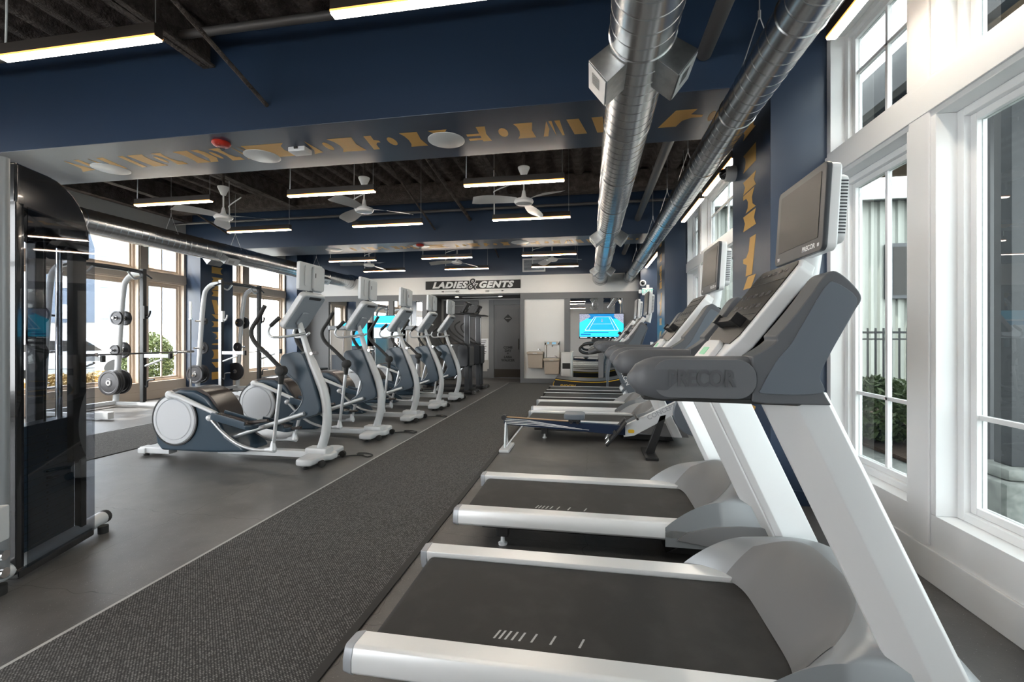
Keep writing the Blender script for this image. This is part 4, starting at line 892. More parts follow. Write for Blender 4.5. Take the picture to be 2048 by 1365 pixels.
# ------------------------------------------------------------------ ellipticals: local x = 0 at the front foot, negative towards the flywheel
def elliptical():
    r = thing('elliptical_trainer', None, 'elliptical trainer')
    body = [(-1.93, .30), (-1.95, .42), (-1.90, .58), (-1.80, .70), (-1.62, .765), (-1.42, .765), (-1.27, .70), (-1.15, .56), (-1.08, .40), (-1.02, .28), (-.82, .17), (-.78, .11), (-1.2, .09), (-1.84, .09), (-1.90, .16)]
    MB().prism(body, -.19, .19).build('flywheel_housing', 'slate', r, bevel=.03, seg=3)
    top = [tuple(p)[0::2] for p in smooth([(-1.88, 0, .64), (-1.78, 0, .735), (-1.62, 0, .785), (-1.42, 0, .79), (-1.26, 0, .725), (-1.12, 0, .56), (-1.09, 0, .44)], 4)]
    MB().prism(top + [(x + .0, z - .05) for x, z in top[::-1]], -.155, .155).build('top_cover', 'brownblk', r, bevel=.012, seg=3)
    for s in (-1, 1):
        d = MB().lathe([(.001, .215), (.215, .215), (.225, .207), (.232, .215), (.262, .213), (.275, .20), (.275, .17)], (-1.65, 0, .44), 'Y', 48, cap=False)
        if s < 0:
            for v in d.bm.verts: v.co.y = -v.co.y
        dd = d.build('wheel_disc', 'disc', r, sharp=25)
        MB().ring(.276, .290, .185, .205, (-1.65, 0, .44), 'Y', 48).build('disc_rim', 'black', dd) if s > 0 else MB().ring(.276, .290, -.205, -.185, (-1.65, 0, .44), 'Y', 48).build('disc_rim', 'black', dd)
    ph = {-1: 0, 1: 1}
    for s in (-1, 1):
        cy = s * .245; far = s > 0
        # crank arm
        a0, a1 = ((-1.66, .72), (-1.08, .53)) if not far else ((-1.56, .22), (-1.02, .36))
        arm = MB().tube([(a0[0], cy, a0[1]), (a0[0] + .12, cy, a0[1] - .02 * (1 if not far else -1)), (a1[0], cy, a1[1])], [.036, .034, .026], 12, sq=.8).build('pedal_arm', 'whitegrey', r)
        MB().lathe([(.03, -.03), (.045, -.02), (.045, .02), (.03, .03)], (a0[0], cy, a0[1]), 'Y', 20).build('crank_cap', 'whitegrey', arm, bevel=.004)
        px0, pz = (-1.10, .50) if not far else (-1.02, .34)
        b = MB()
        pts = rrect(px0, px0 + .50, -.095, .095, .06)
        m4 = Matrix.Translation((0, cy, pz)) @ Matrix.Rotation(R(13 if not far else 8), 4, 'Y'); m4 = Matrix.Translation((px0, 0, 0)) @ m4 @ Matrix.Translation((-px0, 0, 0))
        b.prism(pts, -.012, .034, 'XY', m4); p_ = b.build('pedal', 'slate', r, bevel=.01, seg=3)
        b = MB(); b.prism(rrect(px0 + .03, px0 + .46, -.070, .070, .035), .034, .038, 'XY', m4); b.build('pedal_tread', 'brownblk', p_)
        b = MB()
        for q in (((px0 + .03, -.096), (px0 + .44, -.078)), ((px0 + .03, .078), (px0 + .44, .096))): b.prism([(q[0][0], q[0][1]), (q[1][0], q[0][1]), (q[1][0], q[1][1]), (q[0][0], q[1][1])], .0, .068, 'XY', m4)
        b.build('pedal_lip', 'slate', p_, bevel=.01)
        MB().tube([(px0 + .38, cy, pz - .06), (px0 + .62, cy * .9, pz - .03)], .018, 10).build('pedal_link', 'brownblk', r)
        # swing arm
        dx = 0 if not far else .12
        hp = [(-.47 + dx * 1.6, cy * 1.12, 1.68), (-.55 + dx * 1.4, cy * 1.12, 1.55), (-.635 + dx * 1.2, cy * 1.1, 1.42), (-.60 + dx, cy * 1.08, 1.30), (-.44 + dx * .6, cy * 1.05, 1.155), (-.315, cy, 1.03)]
        sw = MB().tube(smooth(hp, 5), [.022] * 11 + [.023] * 15, 12).build('swing_handle', 'rubber', r)
        MB().lathe([(.035, -.05), (.05, -.04), (.052, .03), (.04, .045)], (-.30, cy, 1.0), 'Y', 20).tube([(-.30, cy, 1.02), (-.31, cy, .86)], [.036, .024], 12).build('pivot_hub', 'rubber', sw)
        ex = -.40 if not far else -.50
        MB().tube([(-.31, cy, .90), (ex, cy, .20)], [.021, .017], 12).build('lower_arm', 'silver', sw)
        MB().tube([(ex, cy, .26), (ex, cy, .17)], [.018, .038], 12).tube([(ex - .09, cy, .165), (ex + .02, cy, .175)], [.02, .036], 12).build('arm_joint', 'whitegrey', sw)
        lk = [(ex - .02, cy, .17), (-.62, cy, .165), (-.82, cy, .215), (-1.0, cy, .33), (-1.16, cy, .48)] if not far else [(ex - .02, cy, .17), (-.72, cy, .15), (-.90, cy, .17), (-1.05, cy, .25)]
        MB().tube(smooth(lk, 5), .017, 10).build('link_tube', 'silver', r)
        MB().ell((lk[-1][0], cy, lk[-1][2]), (.045, .03, .035), 12, 6).build('link_joint', 'whitegrey', r)
        # ramp rails
        MB().tube([(-1.16, s * .10, .20), (-.14, s * .10, .535)], .022, 12).build('ramp_rail', 'silver', r)
        # fixed handle
        fh = [(-.36, s * .21, 1.55), (-.42, s * .21, 1.505), (-.475, s * .21, 1.44), (-.48, s * .205, 1.385), (-.43, s * .19, 1.35), (-.28, s * .12, 1.365), (-.17, s * .03, 1.395)]
        h_ = MB().tube(smooth(fh, 5), .014, 10).build('fixed_handle', 'silver', r)
        MB().tube([(-.355, s * .21, 1.555), (-.455, s * .21, 1.47)], .022, 12).build('hand_grip', 'rubber', h_)
    up = smooth([(-.02, 0, .10), (.045, 0, .30), (.065, 0, .50), (.03, 0, .74), (-.06, 0, .96), (-.15, 0, 1.16), (-.285, 0, 1.56)], 6)
    MB().tube(up, [.048] * (len(up) - 8) + [.042, .038, .034, .032, .031, .03, .03, .03], 18).build('upright', 'whitegrey', r)
    MB().tube([(-.09, -.055, 1.175), (-.09, .055, 1.175)], .018, 12).lathe([(.03, 0), (.03, .03)], (-.13, 0, 1.10), seg=14).build('clamp_collar', 'chrome', r)
    sh = [tuple(p)[0::2] for p in smooth([(-.455, 0, 1.07), (-.43, 0, 1.15), (-.36, 0, 1.175), (-.20, 0, 1.18), (-.10, 0, .98), (-.02, 0, .74), (.02, 0, .56), (-.08, 0, .50), (-.30, 0, .445), (-.34, 0, .50), (-.235, 0, .59), (-.19, 0, .70), (-.235, 0, .83), (-.36, 0, .93)], 4)]
    MB().prism(sh, -.075, .075).build('shroud', 'slate', r, bevel=.025, seg=3)
    ib = [tuple(p)[0::2] for p in smooth([(-.37, 0, .96), (-.245, 0, .845), (-.185, 0, .70), (-.225, 0, .60), (-.30, 0, .52)], 5)]
    MB().tube([(x + .012, -.077, z) for x, z in ib], .005, 6).tube([(x + .012, .077, z) for x, z in ib], .005, 6).build('shroud_bead', 'shell', r)
    # console
    a = math.atan2(.37, .27); cm = frame_mtx((-.37, 0, 1.46), (0, -1, 0), (math.cos(a), 0, math.sin(a)))
    c_ = MB().prism(rrect(-.20, .20, .0, .46, .05), -.05, .02, 'XY', cm).build('console', 'whitegrey', r, bevel=.018, seg=3)
    MB().prism(rrect(-.17, .17, .05, .42, .03), .02, .024, 'XY', cm).build('display_panel', 'screen', c_)
    MB().prism(rrect(-.185, .185, .03, .44, .04), -.056, -.049, 'XY', cm).build('console_back', 'consoleback', c_, bevel=.004)
    MB().prism(rrect(-.07, .07, .08, .24, .03), -.075, -.054, 'XY', cm).build('mount_boss', 'consoleback', c_, bevel=.01)
    MB().prism(rrect(-.10, .10, .405, .435, .008), -.062, -.055, 'XY', cm).build('port_recess', 'bezel', c_)
    mm = frame_mtx((-.14, 0, 2.0), (0, -1, 0), (.03, 0, 1))
    tv = MB().prism(rrect(-.205, .205, -.15, .15, .02), -.02, .02, 'XY', mm).build('monitor_case', 'whitegrey', r, bevel=.008, seg=3)
    MB().prism(rrect(-.18, .18, -.12, .13, .01), .02, .023, 'XY', mm).build('screen', 'screen', tv)
    MB().prism(rrect(-.20, -.0, -.14, .13, .03), -.05, -.02, 'XY', mm).build('monitor_back', 'whitegrey', tv, bevel=.01)
    MB().prism(rrect(.07, .125, -.10, .12, .015), -.032, -.02, 'XY', mm).build('cable_channel', 'whitegrey', tv, bevel=.004)
    MB().prism(rrect(-.035, -.022, .0, .05, .004), -.052, -.048, 'XY', mm).build('connector_recess', 'bezel', tv)
    MB().box(-.155, -.125, -.03, .03, 1.80, 1.87).build('monitor_bracket', 'bezel', tv, bevel=.004)
    # base
    MB().box(-1.25, -.05, -.05, .05, .045, .115).build('base_rail', 'whitegrey', r, bevel=.01)
    MB().box(-2.20, -1.80, -.13, -.02, .03, .10).box(-2.20, -2.10, -.15, .15, .03, .09).build('rear_foot', 'whitegrey', r, bevel=.012)
    MB().prism([(-.13, -.10), (-.09, -.32), (.0, -.34), (.08, -.32), (.10, -.10), (.16, -.06), (.16, .06), (.10, .10), (.08, .32), (.0, .34), (-.09, .32), (-.13, .10)], .035, .105, 'XY').build('front_foot', 'whitegrey', r, bevel=.022, seg=3)
    MB().prism([(-.16, -.07), (.10, -.08), (.10, .08), (-.16, .07)], .09, .16, 'XY').build('foot_cover', 'whitegrey', r, bevel=.02)
    for s in (-1, 1): MB().lathe([(.02, -.018), (.036, -.015), (.036, .015), (.02, .018)], (.13, s * .20, .038), 'Y', 18).build('transport_wheel', 'rubber', r)
    for x, y in ((-2.13, -.1), (-2.13, .1), (0, -.28), (0, .28)): MB().lathe([(.028, 0), (.03, .012), (.015, .02), (.012, .04)], (x, y, 0), seg=12).build('levelling_foot', 'rubber', r)
    return r
E0 = elliptical(); EY = [4.46, 5.68, 6.95, 8.18, 9.35]
el = ['nearest the camera, beside the cable tower', 'second in the row, directly behind the nearest', 'third in the row, in front of the cyan television', 'fourth in the row', 'farthest in the row, next to the black steppers']
for i, y in enumerate(EY):
    lb = 'grey and slate elliptical trainer, ' + el[i]
    if i == 0: E0.location = (-2.87, y, 0); E0['label'] = lb; E0['group'] = 'ellipticals along the aisle'
    else: copy_tree(E0, None, lb, (-2.84, y, 0), 0, 'ellipticals along the aisle')
cl = ['coiled black power cord on the floor by the foot of the nearest elliptical', 'black power cord on the floor by the foot of the second elliptical', 'black power cord on the floor by the foot of the third elliptical']
for i, (x, y) in enumerate(((-2.72, 4.72), (-2.70, 6.0), (-2.68, 7.3))):
    pts = [(x - .05, y - .1, .012), (x + .05, y, .008), (x + .16, y + .03, .008), (x + .26, y - .02, .008), (x + .28, y + .06, .008), (x + .18, y + .12, .009), (x + .08, y + .10, .010), (x + .12, y + .02, .018), (x + .2, y + .0, .02)]
    tag(MB().tube(smooth(pts, 5), .006, 8).build('power_cord', 'rubber'), cl[i], 'cord', 'power cords')
# ------------------------------------------------------------------ black climbers
def climber():
    r = thing('stair_climber', None, 'stair climber')
    MB().prism(rrect(-.62, -.08, .62, 1.22, .12), -.24, .24).build('drive_housing', 'black', r, bevel=.04, seg=3)
    MB().prism(rrect(-.26, -.02, .66, 1.16, .06), -.26, -.235).build('housing_panel', 'bezel', r, bevel=.008); MB().prism(rrect(-.08, .02, .66, 1.14, .04), -.2, .2).build('front_panel', 'bezel', r, bevel=.02)
    MB().box(-.16, -.04, -.06, .06, 1.1, 1.95).build('mast', 'bezel', r, bevel=.015); MB().box(-.165, -.16, -.04, -.01, 1.25, 1.85).box(-.04, -.035, -.055, -.02, 1.2, 1.86).build('mast_trim', 'silver', r)
    for s in (-1, 1): MB().box(-.12, -.02, s * .16 - .03, s * .16 + .03, .04, .70).build('front_leg', 'bezel', r, bevel=.01)
    MB().box(-1.5, .0, -.05, .05, .03, .10).box(-1.55, -1.42, -.28, .28, .02, .08).build('base_frame', 'black', r, bevel=.01)
    MB().box(-.10, .10, -.30, .30, .03, .10).build('front_foot', 'black', r, bevel=.015)
    for s in (-1, 1):
        MB().lathe([(.02, -.02), (.045, -.018), (.045, .018), (.02, .02)], (.12, s * .16, .046), 'Y', 18).build('transport_wheel', 'chrome', r)
        MB().tube(smooth([(-.10, s * .24, 1.15), (-.35, s * .28, 1.30), (-.60, s * .28, 1.50), (-.66, s * .28, 1.66), (-.52, s * .28, 1.76)], 5), .018, 10).build('swing_handle', 'rubber', r)
        MB().box(-1.15, -.70, s * .17 - .08, s * .17 + .08, .34 + .1 * s, .375 + .1 * s).build('pedal', 'black', r, bevel=.01)
        MB().tube([(-.70, s * .17, .36 + .1 * s), (-.35, s * .17, .72)], .02, 8).build('pedal_arm', 'silver', r)
    MB().box(-.34, .12, -.22, .22, 1.90, 1.93).build('tray', 'black', r, bevel=.01)
    cm = frame_mtx((-.22, 0, 1.93), (0, -1, 0), (.5, 0, .866)); c_ = MB().prism(rrect(-.18, .18, 0, .30, .04), -.05, .02, 'XY', cm).build('console', 'black', r, bevel=.012)
    MB().prism(rrect(-.14, .14, .05, .26, .02), .02, .024, 'XY', cm).build('display_panel', 'screen', c_); MB().prism(rrect(.02, .1, .06, .12, .02), -.056, -.05, 'XY', cm).prism(rrect(-.12, -.05, .15, .25, .02), -.056, -.05, 'XY', cm).build('back_badge', 'silver', c_)
    return r
c1 = climber(); c1.location = (-2.80, 10.45, 0); c1['label'] = 'tall black stair climber beside the farthest elliptical'; c1['group'] = 'black stair climbers'
copy_tree(c1, None, 'tall black stair climber farthest back, nearest the hallway door', (-2.80, 11.55, 0), 0, 'black stair climbers')
# ------------------------------------------------------------------ squat racks by the left windows
def plate(r=.19, t=.035, m='cast'):
    p = thing('weight_plate', None, 'weight plate')
    MB().lathe([(.028, -t / 2), (r * .3, -t / 2), (r * .34, -t * .3), (r * .78, -t * .3), (r * .84, -t / 2), (r, -t / 2), (r, t / 2), (r * .84, t / 2), (r * .78, t * .3), (r * .34, t * .3), (r * .3, t / 2), (.028, t / 2)], (0, 0, 0), 'Y', 32).build('plate_disc', m, p, sharp=30)
    MB().ring(.026, .04, -t / 2 - .003, t / 2 + .003, (0, 0, 0), 'Y', 20).build('hub_ring', 'steel', p)
    return p
def rack(lb, loc):
    r = thing('squat_rack', lb, 'squat rack', loc, group='squat racks')     # frames at y = 0 and 1.2; wall side is negative x
    for s, y in ((-1, 0), (1, 1.2)):
        MB().box(-.035, .035, y - .03, y + .03, .08, 2.66).build('front_upright', 'silver' if s < 0 else 'uprightgrey', r, bevel=.005)
        b = MB()
        for k in range(26): b.box(.036, .041, y - .03, y + .03, .3 + k * .085, .34 + k * .085)
        b.build('hole_plate', 'black', r)
        MB().box(.041, .052, y - .034, y + .034, .12, 2.66).build('wear_strip', 'black', r, bevel=.002)
        pts = smooth([(-.62, y, .08), (-.56, y, .9), (-.50, y, 1.7), (-.44, y, 2.25), (-.38, y, 2.44), (-.22, y, 2.56), (-.03, y, 2.58)], 5)
        MB().tube(pts, .048, 14).build('rear_tube', 'whitegrey', r)
        MB().box(-.70, .75, y - .035, y + .035, .04, .10).build('base_rail', 'whitegrey', r, bevel=.006)
        MB().box(.50, .78, y - .05, y + .05, .02, .13).build('foot_box', 'whitegrey', r, bevel=.008)
        # spotter arm
        a = MB(); a.box(.05, .62, y - .025, y + .025, .96, 1.03).tube([(.06, y, .80), (.45, y, .93)], .022, 10); a.build('spotter_arm', 'silver', r, bevel=.003)
        MB().box(.60, .645, y - .03, y + .03, .94, 1.05).build('end_cap', 'black', r, bevel=.004)
        MB().tube(smooth([(.05, y, 1.78), (.12, y, 1.74), (.16, y, 1.80), (.17, y, 1.86)], 4), .018, 8).box(.03, .08, y - .035, y + .035, 1.70, 1.95).build('bar_hook', 'black' if s > 0 else 'white', r, bevel=.004)
        MB().tube(smooth([(.05, y, .42), (.10, y, .40), (.12, y, .52), (.26, y, .54)], 4), .016, 8).build('band_hook', 'black', r)
        for z, xx in ((1.72, -.50), (1.10, -.545), (.48, -.585)):
            MB().tube([(xx, y - .16, z), (xx, y + .16, z)], .022, 12).build('storage_peg', 'chrome', r)
    MB().tube(smooth([(.0, -.18, 2.50), (.02, 0, 2.58), (.05, .3, 2.62), (.05, .9, 2.62), (.02, 1.2, 2.58), (.0, 1.38, 2.50)], 5), .018, 10).tube([(.0, 0, 2.60), (.0, 1.2, 2.60)], .03, 10).build('pull_up_bar', 'bezel', r)
    MB().tube(smooth([(0, .04, 2.50), (.02, .18, 2.45), (.02, .3, 2.58)], 4), .018, 8).tube(smooth([(0, 1.16, 2.50), (.02, 1.02, 2.45), (.02, .9, 2.58)], 4), .018, 8).build('grip_loop', 'silver', r)
    MB().box(-.66, -.58, 0, 1.2, .05, .12).build('rear_crossmember', 'whitegrey', r, bevel=.006)
    return r
M['uprightgrey'] = mat('dark grey upright', (.08, .085, .09), .4, .3)
rack('tall squat rack by the left windows, nearest, partly behind the cable tower', (-8.46, 6.1, 0)); rack('tall squat rack in front of the left navy column', (-8.32, 9.0, 0))
pl0 = plate(); fp = True
def put_plate(x, y, z, sc, lb, g=None):
    global fp
    if fp: o = pl0; fp = False; o['label'] = lb; o['group'] = g or 'plates stored on the racks'; o.location = (x, y, z)
    else: o = copy_tree(pl0, None, lb, (x, y, z), 0, g or 'plates stored on the racks')
    o.scale = (sc, 1, sc); return o
R1x, R2x = -8.46, -8.32
pos = [((R1x - .585, 7.3 - .06 - k * .045, .48), 1.25, 'large dark weight plate low on the nearest rack, %s in the stack of four' % w_) for k, w_ in enumerate(('second', 'third', 'outermost'))]
pos += [((R1x - .585, 7.3 + .075, .48), 1.25, 'large dark weight plate low on the nearest rack, on the far side of its upright')]
pos += [((R1x - .545, 7.38, 1.10), .85, 'medium weight plate at mid height on the nearest rack, far side of its upright'), ((R1x - .545, 7.22, 1.10), .55, 'small weight plate at mid height on the nearest rack, near side of its upright'),
        ((R1x - .50, 7.38, 1.72), .75, 'upper weight plate on the nearest rack, far side of its upright'), ((R1x - .50, 7.22, 1.72), .7, 'upper weight plate on the nearest rack, near side of its upright'),
        ((R1x - .50, 6.03, 1.72), .7, 'upper plate seen through the smoked tower panel'), ((R1x - .545, 6.03, 1.10), .8, 'middle plate seen through the smoked tower panel'),
        ((R2x - .585, 8.90, .50), 1.12, 'silver-centred large plate at the foot of the second rack'), ((R2x - .585, 9.08, .50), 1.12, 'large plate behind the upright at the foot of the second rack'),
        ((R2x - .545, 9.08, 1.10), .75, 'pale plate at mid height on the second rack'), ((R2x - .50, 9.08, 1.72), .4, 'tiny plate high on the second rack'),
        ((R2x - .50, 10.12, 1.72), .55, 'upper plate on the far frame of the second rack, near side'), ((R2x - .50, 10.29, 1.72), .8, 'upper plate on the far frame of the second rack, far side'),
        ((R2x - .545, 10.12, 1.10), .6, 'round dark plate at mid height on the far frame of the second rack'), ((R2x - .585, 10.1, .48), 1.2, 'large plate low on the far frame of the second rack')]
for (x, y, z), sc_, lb in pos: put_plate(x, y, z, sc_, lb)
def barbell(name, lb, a, b_):
    a, b_ = Vector(a), Vector(b_); d = (b_ - a).normalized(); L = (b_ - a).length
    r = thing(name, lb, 'barbell', a); P = lambda t: tuple(d * t)
    MB().tube([P(.4), P(L - .4)], .0145, 12).build('shaft', 'bezel', r)
    for t0, t1 in ((0, .38), (L - .38, L)): MB().tube([P(t0), P(t1)], .026, 14).build('sleeve', 'chrome', r)
    for t in (.38, L - .40): MB().tube([P(t), P(t + .02)], .038, 14).build('collar', 'chrome', r)
    return r
barbell('barbell', 'long barbell lying across the spotter arms of the nearest squat rack', (-8.02, 5.75, 1.058), (-8.02, 7.98, 1.058))
barbell('barbell', 'barbell standing upright in front of the lit side of the left navy column', (-8.86, 8.75, .03), (-8.86, 8.75, 2.15))
# flat bench beside the second rack
def bench(lb, loc, rz):
    r = thing('weight_bench', lb, 'bench', loc, rz, 'weight benches')
    MB().prism(rrect(-.62, .62, -.13, .13, .05), .40, .46, 'XY').build('pad', 'rubber', r, bevel=.015); MB().box(-.55, .55, -.03, .03, .33, .39).build('spine', 'silver', r, bevel=.004)
    for s in (-1, 1): MB().box(s * .5 - .03, s * .5 + .03, -.03, .03, .05, .36).box(s * .5 - .04, s * .5 + .04, -.28, .28, .0, .06).build('leg', 'silver', r, bevel=.004)
    return r
bench('dark flat bench behind the second elliptical', (-7.15, 9.6, 0), R(90)); bench('dark flat bench farther back behind the third elliptical', (-7.75, 11.5, 0), R(85))
# pale selectorised machines at the back
def stack_machine(lb, loc, rz):
    r = thing('cable_machine', lb, 'cable machine', loc, rz, 'pale cable machines by the mirrors')
    MB().prism(rrect(-.26, .26, -.20, .20, .08), .12, 1.55, 'XY').build('shroud', 'palepanel', r, bevel=.01)
    MB().prism(rrect(-.29, .29, -.23, .23, .09), 1.55, 1.68, 'XY').build('cap', 'hoodgrey', r, bevel=.03)
    MB().prism(rrect(-.16, .16, -.215, -.20, .005), .2, .85, 'XY').build('weight_stack', 'shell', r)
    for s in (-1, 1): MB().tube([(s * .2, -.215, .2), (s * .2, -.215, 1.5)], .012, 8).build('guide_rod', 'chrome', r)
    MB().box(-.30, .30, -.25, .25, 0, .12).build('base', 'black', r, bevel=.01)
    MB().tube(smooth([(.22, -.1, 1.62), (.42, -.15, 1.75), (.60, -.18, 1.70)], 4), .016, 8).build('arm', 'silver', r)
    return r
M['palepanel'] = mat('pale cream panel', (.55, .52, .48), .45)
stack_machine('pale rounded cable machine with a grey cap behind the second elliptical', (-7.05, 11.9, 0), 0); stack_machine('pale rounded cable machine behind the third elliptical', (-5.02, 12.5, 0), 0)
# ------------------------------------------------------------------ tall cable tower, left foreground
r = thing('cable_tower', 'tall cable weight tower with smoked black shroud and pale grey tube base at far left', 'cable machine', (-3.10, 1.93, 0), math.atan2(.75, -.28))
MB().tube([(-.30, .03, .075), (.76, .03, .075)], .045, 18).build('base_tube', 'whitegrey', r); MB().tube([(.76, .03, .075), (.795, .03, .075)], .046, 18).build('end_cap', 'rubber', r)
MB().tube([(-.06, -.02, .08), (-.06, -.02, 2.30)], .030, 18).build('front_post', 'hoodgrey', r)
MB().box(-.30, -.10, -.09, -.02, .30, .48).build('post_bracket', 'whitegrey', r, bevel=.01)
for z in (.14, .23): MB().tube([(-.14, -.10, z), (-.14, .02, z)], .026, 12).build('clamp_bolt', 'chrome', r)
MB().tube([(-.08, -.02, .0), (-.08, -.02, .05)], .034, 14).build('levelling_foot', 'rubber', r)
MB().tube([(.68, -.03, .0), (.68, -.03, .05)], .03, 14).build('levelling_foot', 'rubber', r)
arc_ = [(.25 + .33 * math.sin(a), 1.98 + .33 * math.cos(a)) for a in [math.pi / 2 * k / 8 for k in range(9)]]
inn_ = [(.22 + .22 * math.sin(a), 1.86 + .24 * math.cos(a)) for a in [math.pi / 2 * k / 8 for k in range(9)]]
ya, yb = -.015, .005
MB().prism([(.03, 2.31)] + arc_ + [(.58, 1.86), (.10, 2.10), (.10, 2.0), (.03, 2.0)][0:1] + [(.03, 2.08)], ya, .22).build('top_cover', 'blackgloss', r, bevel=.012, seg=3)
MB().box(.03, .085, ya, yb + .12, .06, 2.10).build('side_cover', 'blackgloss', r, bevel=.006, label='left edge cover')
MB().box(.455, .57, ya + .012, yb + .03, .55, 1.92).build('side_cover', 'black', r, bevel=.006)
MB().box(.52, .57, ya + .012, yb + .03, .06, .55).build('lower_cover', 'black', r, bevel=.004)
MB().prism([(.085, .06), (.60, .06), (.60, 1.95), (.55, 2.05), (.085, 2.08)], -.030, -.025).build('smoked_panel', 'tint', r)
MB().box(.03, .60, -.03, .17, .02, .07).build('bottom_tray', 'blackgloss', r, bevel=.01)
st = MB().box(.10, .515, .03, .13, .10, .84).build('weight_stack', 'slate', r, bevel=.004)
b = MB()
for k in range(16): b.box(.10, .515, .0285, .03, .14 + k * .042, .1425 + k * .042)
b.build('plate_gaps', 'ink', st)
b = MB()
for k in range(16): b.prism([(.30 + .007 * math.cos(a), .161 + k * .042 + .007 * math.sin(a)) for a in [math.pi / 4 * q for q in range(8)]], .027, .03)
b.build('pin_holes', 'ink', st)
MB().tube([(.30, .005, .50), (.30, .04, .50)], .009, 8).tube([(.30, .012, .50), (.35, .012, .50)], .006, 8).build('selector_pin', 'black', st)
for x in (.16, .46): MB().tube([(x, .08, .1), (x, .08, 2.08)], .017, 14).build('guide_rod', 'chrome', r)
MB().tube([(.31, .05, .80), (.31, .05, 2.1)], .006, 8).build('cable', 'rubber', r)
MB().box(.12, .20, .16, .24, .06, 2.2).build('rear_column', 'black', r, bevel=.008); MB().box(.40, .46, .16, .22, .06, 2.2).build('rear_column', 'black', r, bevel=.008)
b = MB(); b.lathe([(.02, -.015), (.055, -.015), (.045, 0), (.055, .015), (.02, .015)], (.30, .30, 1.36), 'Y', 24); pu = b.build('pulley_wheel', 'black', r)
MB().prism([(.20, 1.56), (.25, 1.56), (.34, 1.38), (.34, 1.30), (.26, 1.30), (.20, 1.40)], .275, .285).lathe([(.02, -.04), (.02, .04)], (.30, .30, 1.36), 'Y', 16).build('pulley_arm', 'black', r, bevel=.004)
MB().box(.10, .24, .12, .27, 1.42, 1.66).build('pulley_carriage', 'bezel', r, bevel=.01)
MB().tube(smooth([(.20, .25, 1.82), (.33, .27, 1.83), (.42, .3, 1.80), (.44, .3, 1.72)], 4), .012, 8).build('hook_rail', 'rubber', r)
# ------------------------------------------------------------------ outside, right
struct(MB().box(XR + .22, 30, -8, 40, -.35, -.05).build('ground_right', 'concrete'))
struct(MB().box(XR + 1.6, 9.5, 5.6, 13.2, -.04, .0).build('planting_bed', 'earth'))
def corr_building():
    r = thing('corrugated_building', 'building with pale corrugated cladding and dark eaves seen through the right windows', 'building', (9, 14, 0))
    b = MB(); x = -6.0; pts = []
    while x < 8: pts += [(x, 0), (x + .03, -.06), (x + .09, -.06), (x + .12, 0)]; x += .22
    pts.append((8, 0)); pts += [(8, 4), (-6, 4)]
    b.prism(pts, 0, 5.1, 'XY'); b.build('wall', 'corr', r)
    MB().box(-6.3, 8.3, -.5, 4.3, 5.1, 5.25).build('roof', 'bezel', r); MB().box(-6.3, 8.3, -.56, -.45, 5.02, 5.32).build('gutter', 'galvbox', r, bevel=.02)
    MB().box(-1.0, .6, -.22, .02, 2.4, 3.9).build('window_box', 'bezel', r); MB().box(-.9, .5, -.23, -.2, 2.5, 3.8).build('window_pane', 'screen', r)
    MB().lathe([(.13, 0), (.13, -.03), (.05, -.08)], (-2.6, -.03, 2.9), 'Y', 20).build('wall_lamp', 'white', r)
    return r
corr_building()
r = thing('metal_fence', 'black metal picket fence outside the near right window', 'fence', (5.5, 9.4, 0))
MB().box(-3.4, 5, -.02, .02, 1.42, 1.46).box(-3.4, 5, -.02, .02, 1.30, 1.33).box(-3.4, 5, -.02, .02, .14, .18).build('rails', 'black', r); b = MB()
for k in range(64): b.box(-3.4 + k * .13, -3.375 + k * .13, -.012, .012, .02, 1.52)
b.build('pickets', 'black', r)['kind'] = 'stuff'
def bush(name, lb, c, rad, n, m, seed, leaf=.05):
    rnd = random.Random(seed); b = MB()
    for _ in range(n):
        a = rnd.uniform(0, 6.283); z = rnd.uniform(-1, 1); q = rnd.uniform(.45, 1) ** .5; s = math.sqrt(1 - z * z)
        p = Vector((rad[0] * q * s * math.cos(a), rad[1] * q * s * math.sin(a), rad[2] + rad[2] * q * z))
        u = Vector((rnd.uniform(-1, 1), rnd.uniform(-1, 1), rnd.uniform(-1, 1))).normalized(); v = u.cross(Vector((rnd.uniform(-1, 1), rnd.uniform(-1, 1), rnd.uniform(-1, 1)))).normalized()
        l = leaf * rnd.uniform(.6, 1.3); vs = [b.bm.verts.new(p + u * l), b.bm.verts.new(p + v * l * .4), b.bm.verts.new(p - u * l), b.bm.verts.new(p - v * l * .4)]; b._f(vs)
    r = thing(name, lb, 'shrub', c); b.build('foliage', m, r, recalc=False, sharp=180)
    MB().tube([(0, 0, 0), (0, 0, rad[2])], .02, 6).build('stem', 'bark', r); return r
bush('shrub', 'leafy green shrub behind the near right window, left of the window bar', (3.75, 6.6, 0), (.55, .45, .42), 3800, 'leafg', 1)
bush('shrub', 'leafy green shrub behind the near right window, right of the window bar', (4.95, 6.7, 0), (.6, .45, .45), 3800, 'leafg', 2)
bush('shrub', 'green shrub beside the dark post outside the widest right window', (6.35, 7.0, 0), (.6, .5, .5), 3000, 'leafg', 3)
r = thing('steel_post', 'dark square steel post on a concrete pier outside the near right window', 'post', (3.12, 3.95, -.05))
MB().box(-.075, .075, -.075, .075, .45, 3.78).build('post', 'postgrey' if 'postgrey' in M else 'bezel', r, bevel=.005); MB().box(-.22, .26, -.22, .22, 0, .36).build('concrete_pier', 'concrete', r, bevel=.03); MB().box(-.16, .2, -.16, .16, .36, .45).build('base_plate', 'concrete', r, bevel=.03)
M['gardenblue'] = mat('blue hose', (.03, .10, .32), .4)
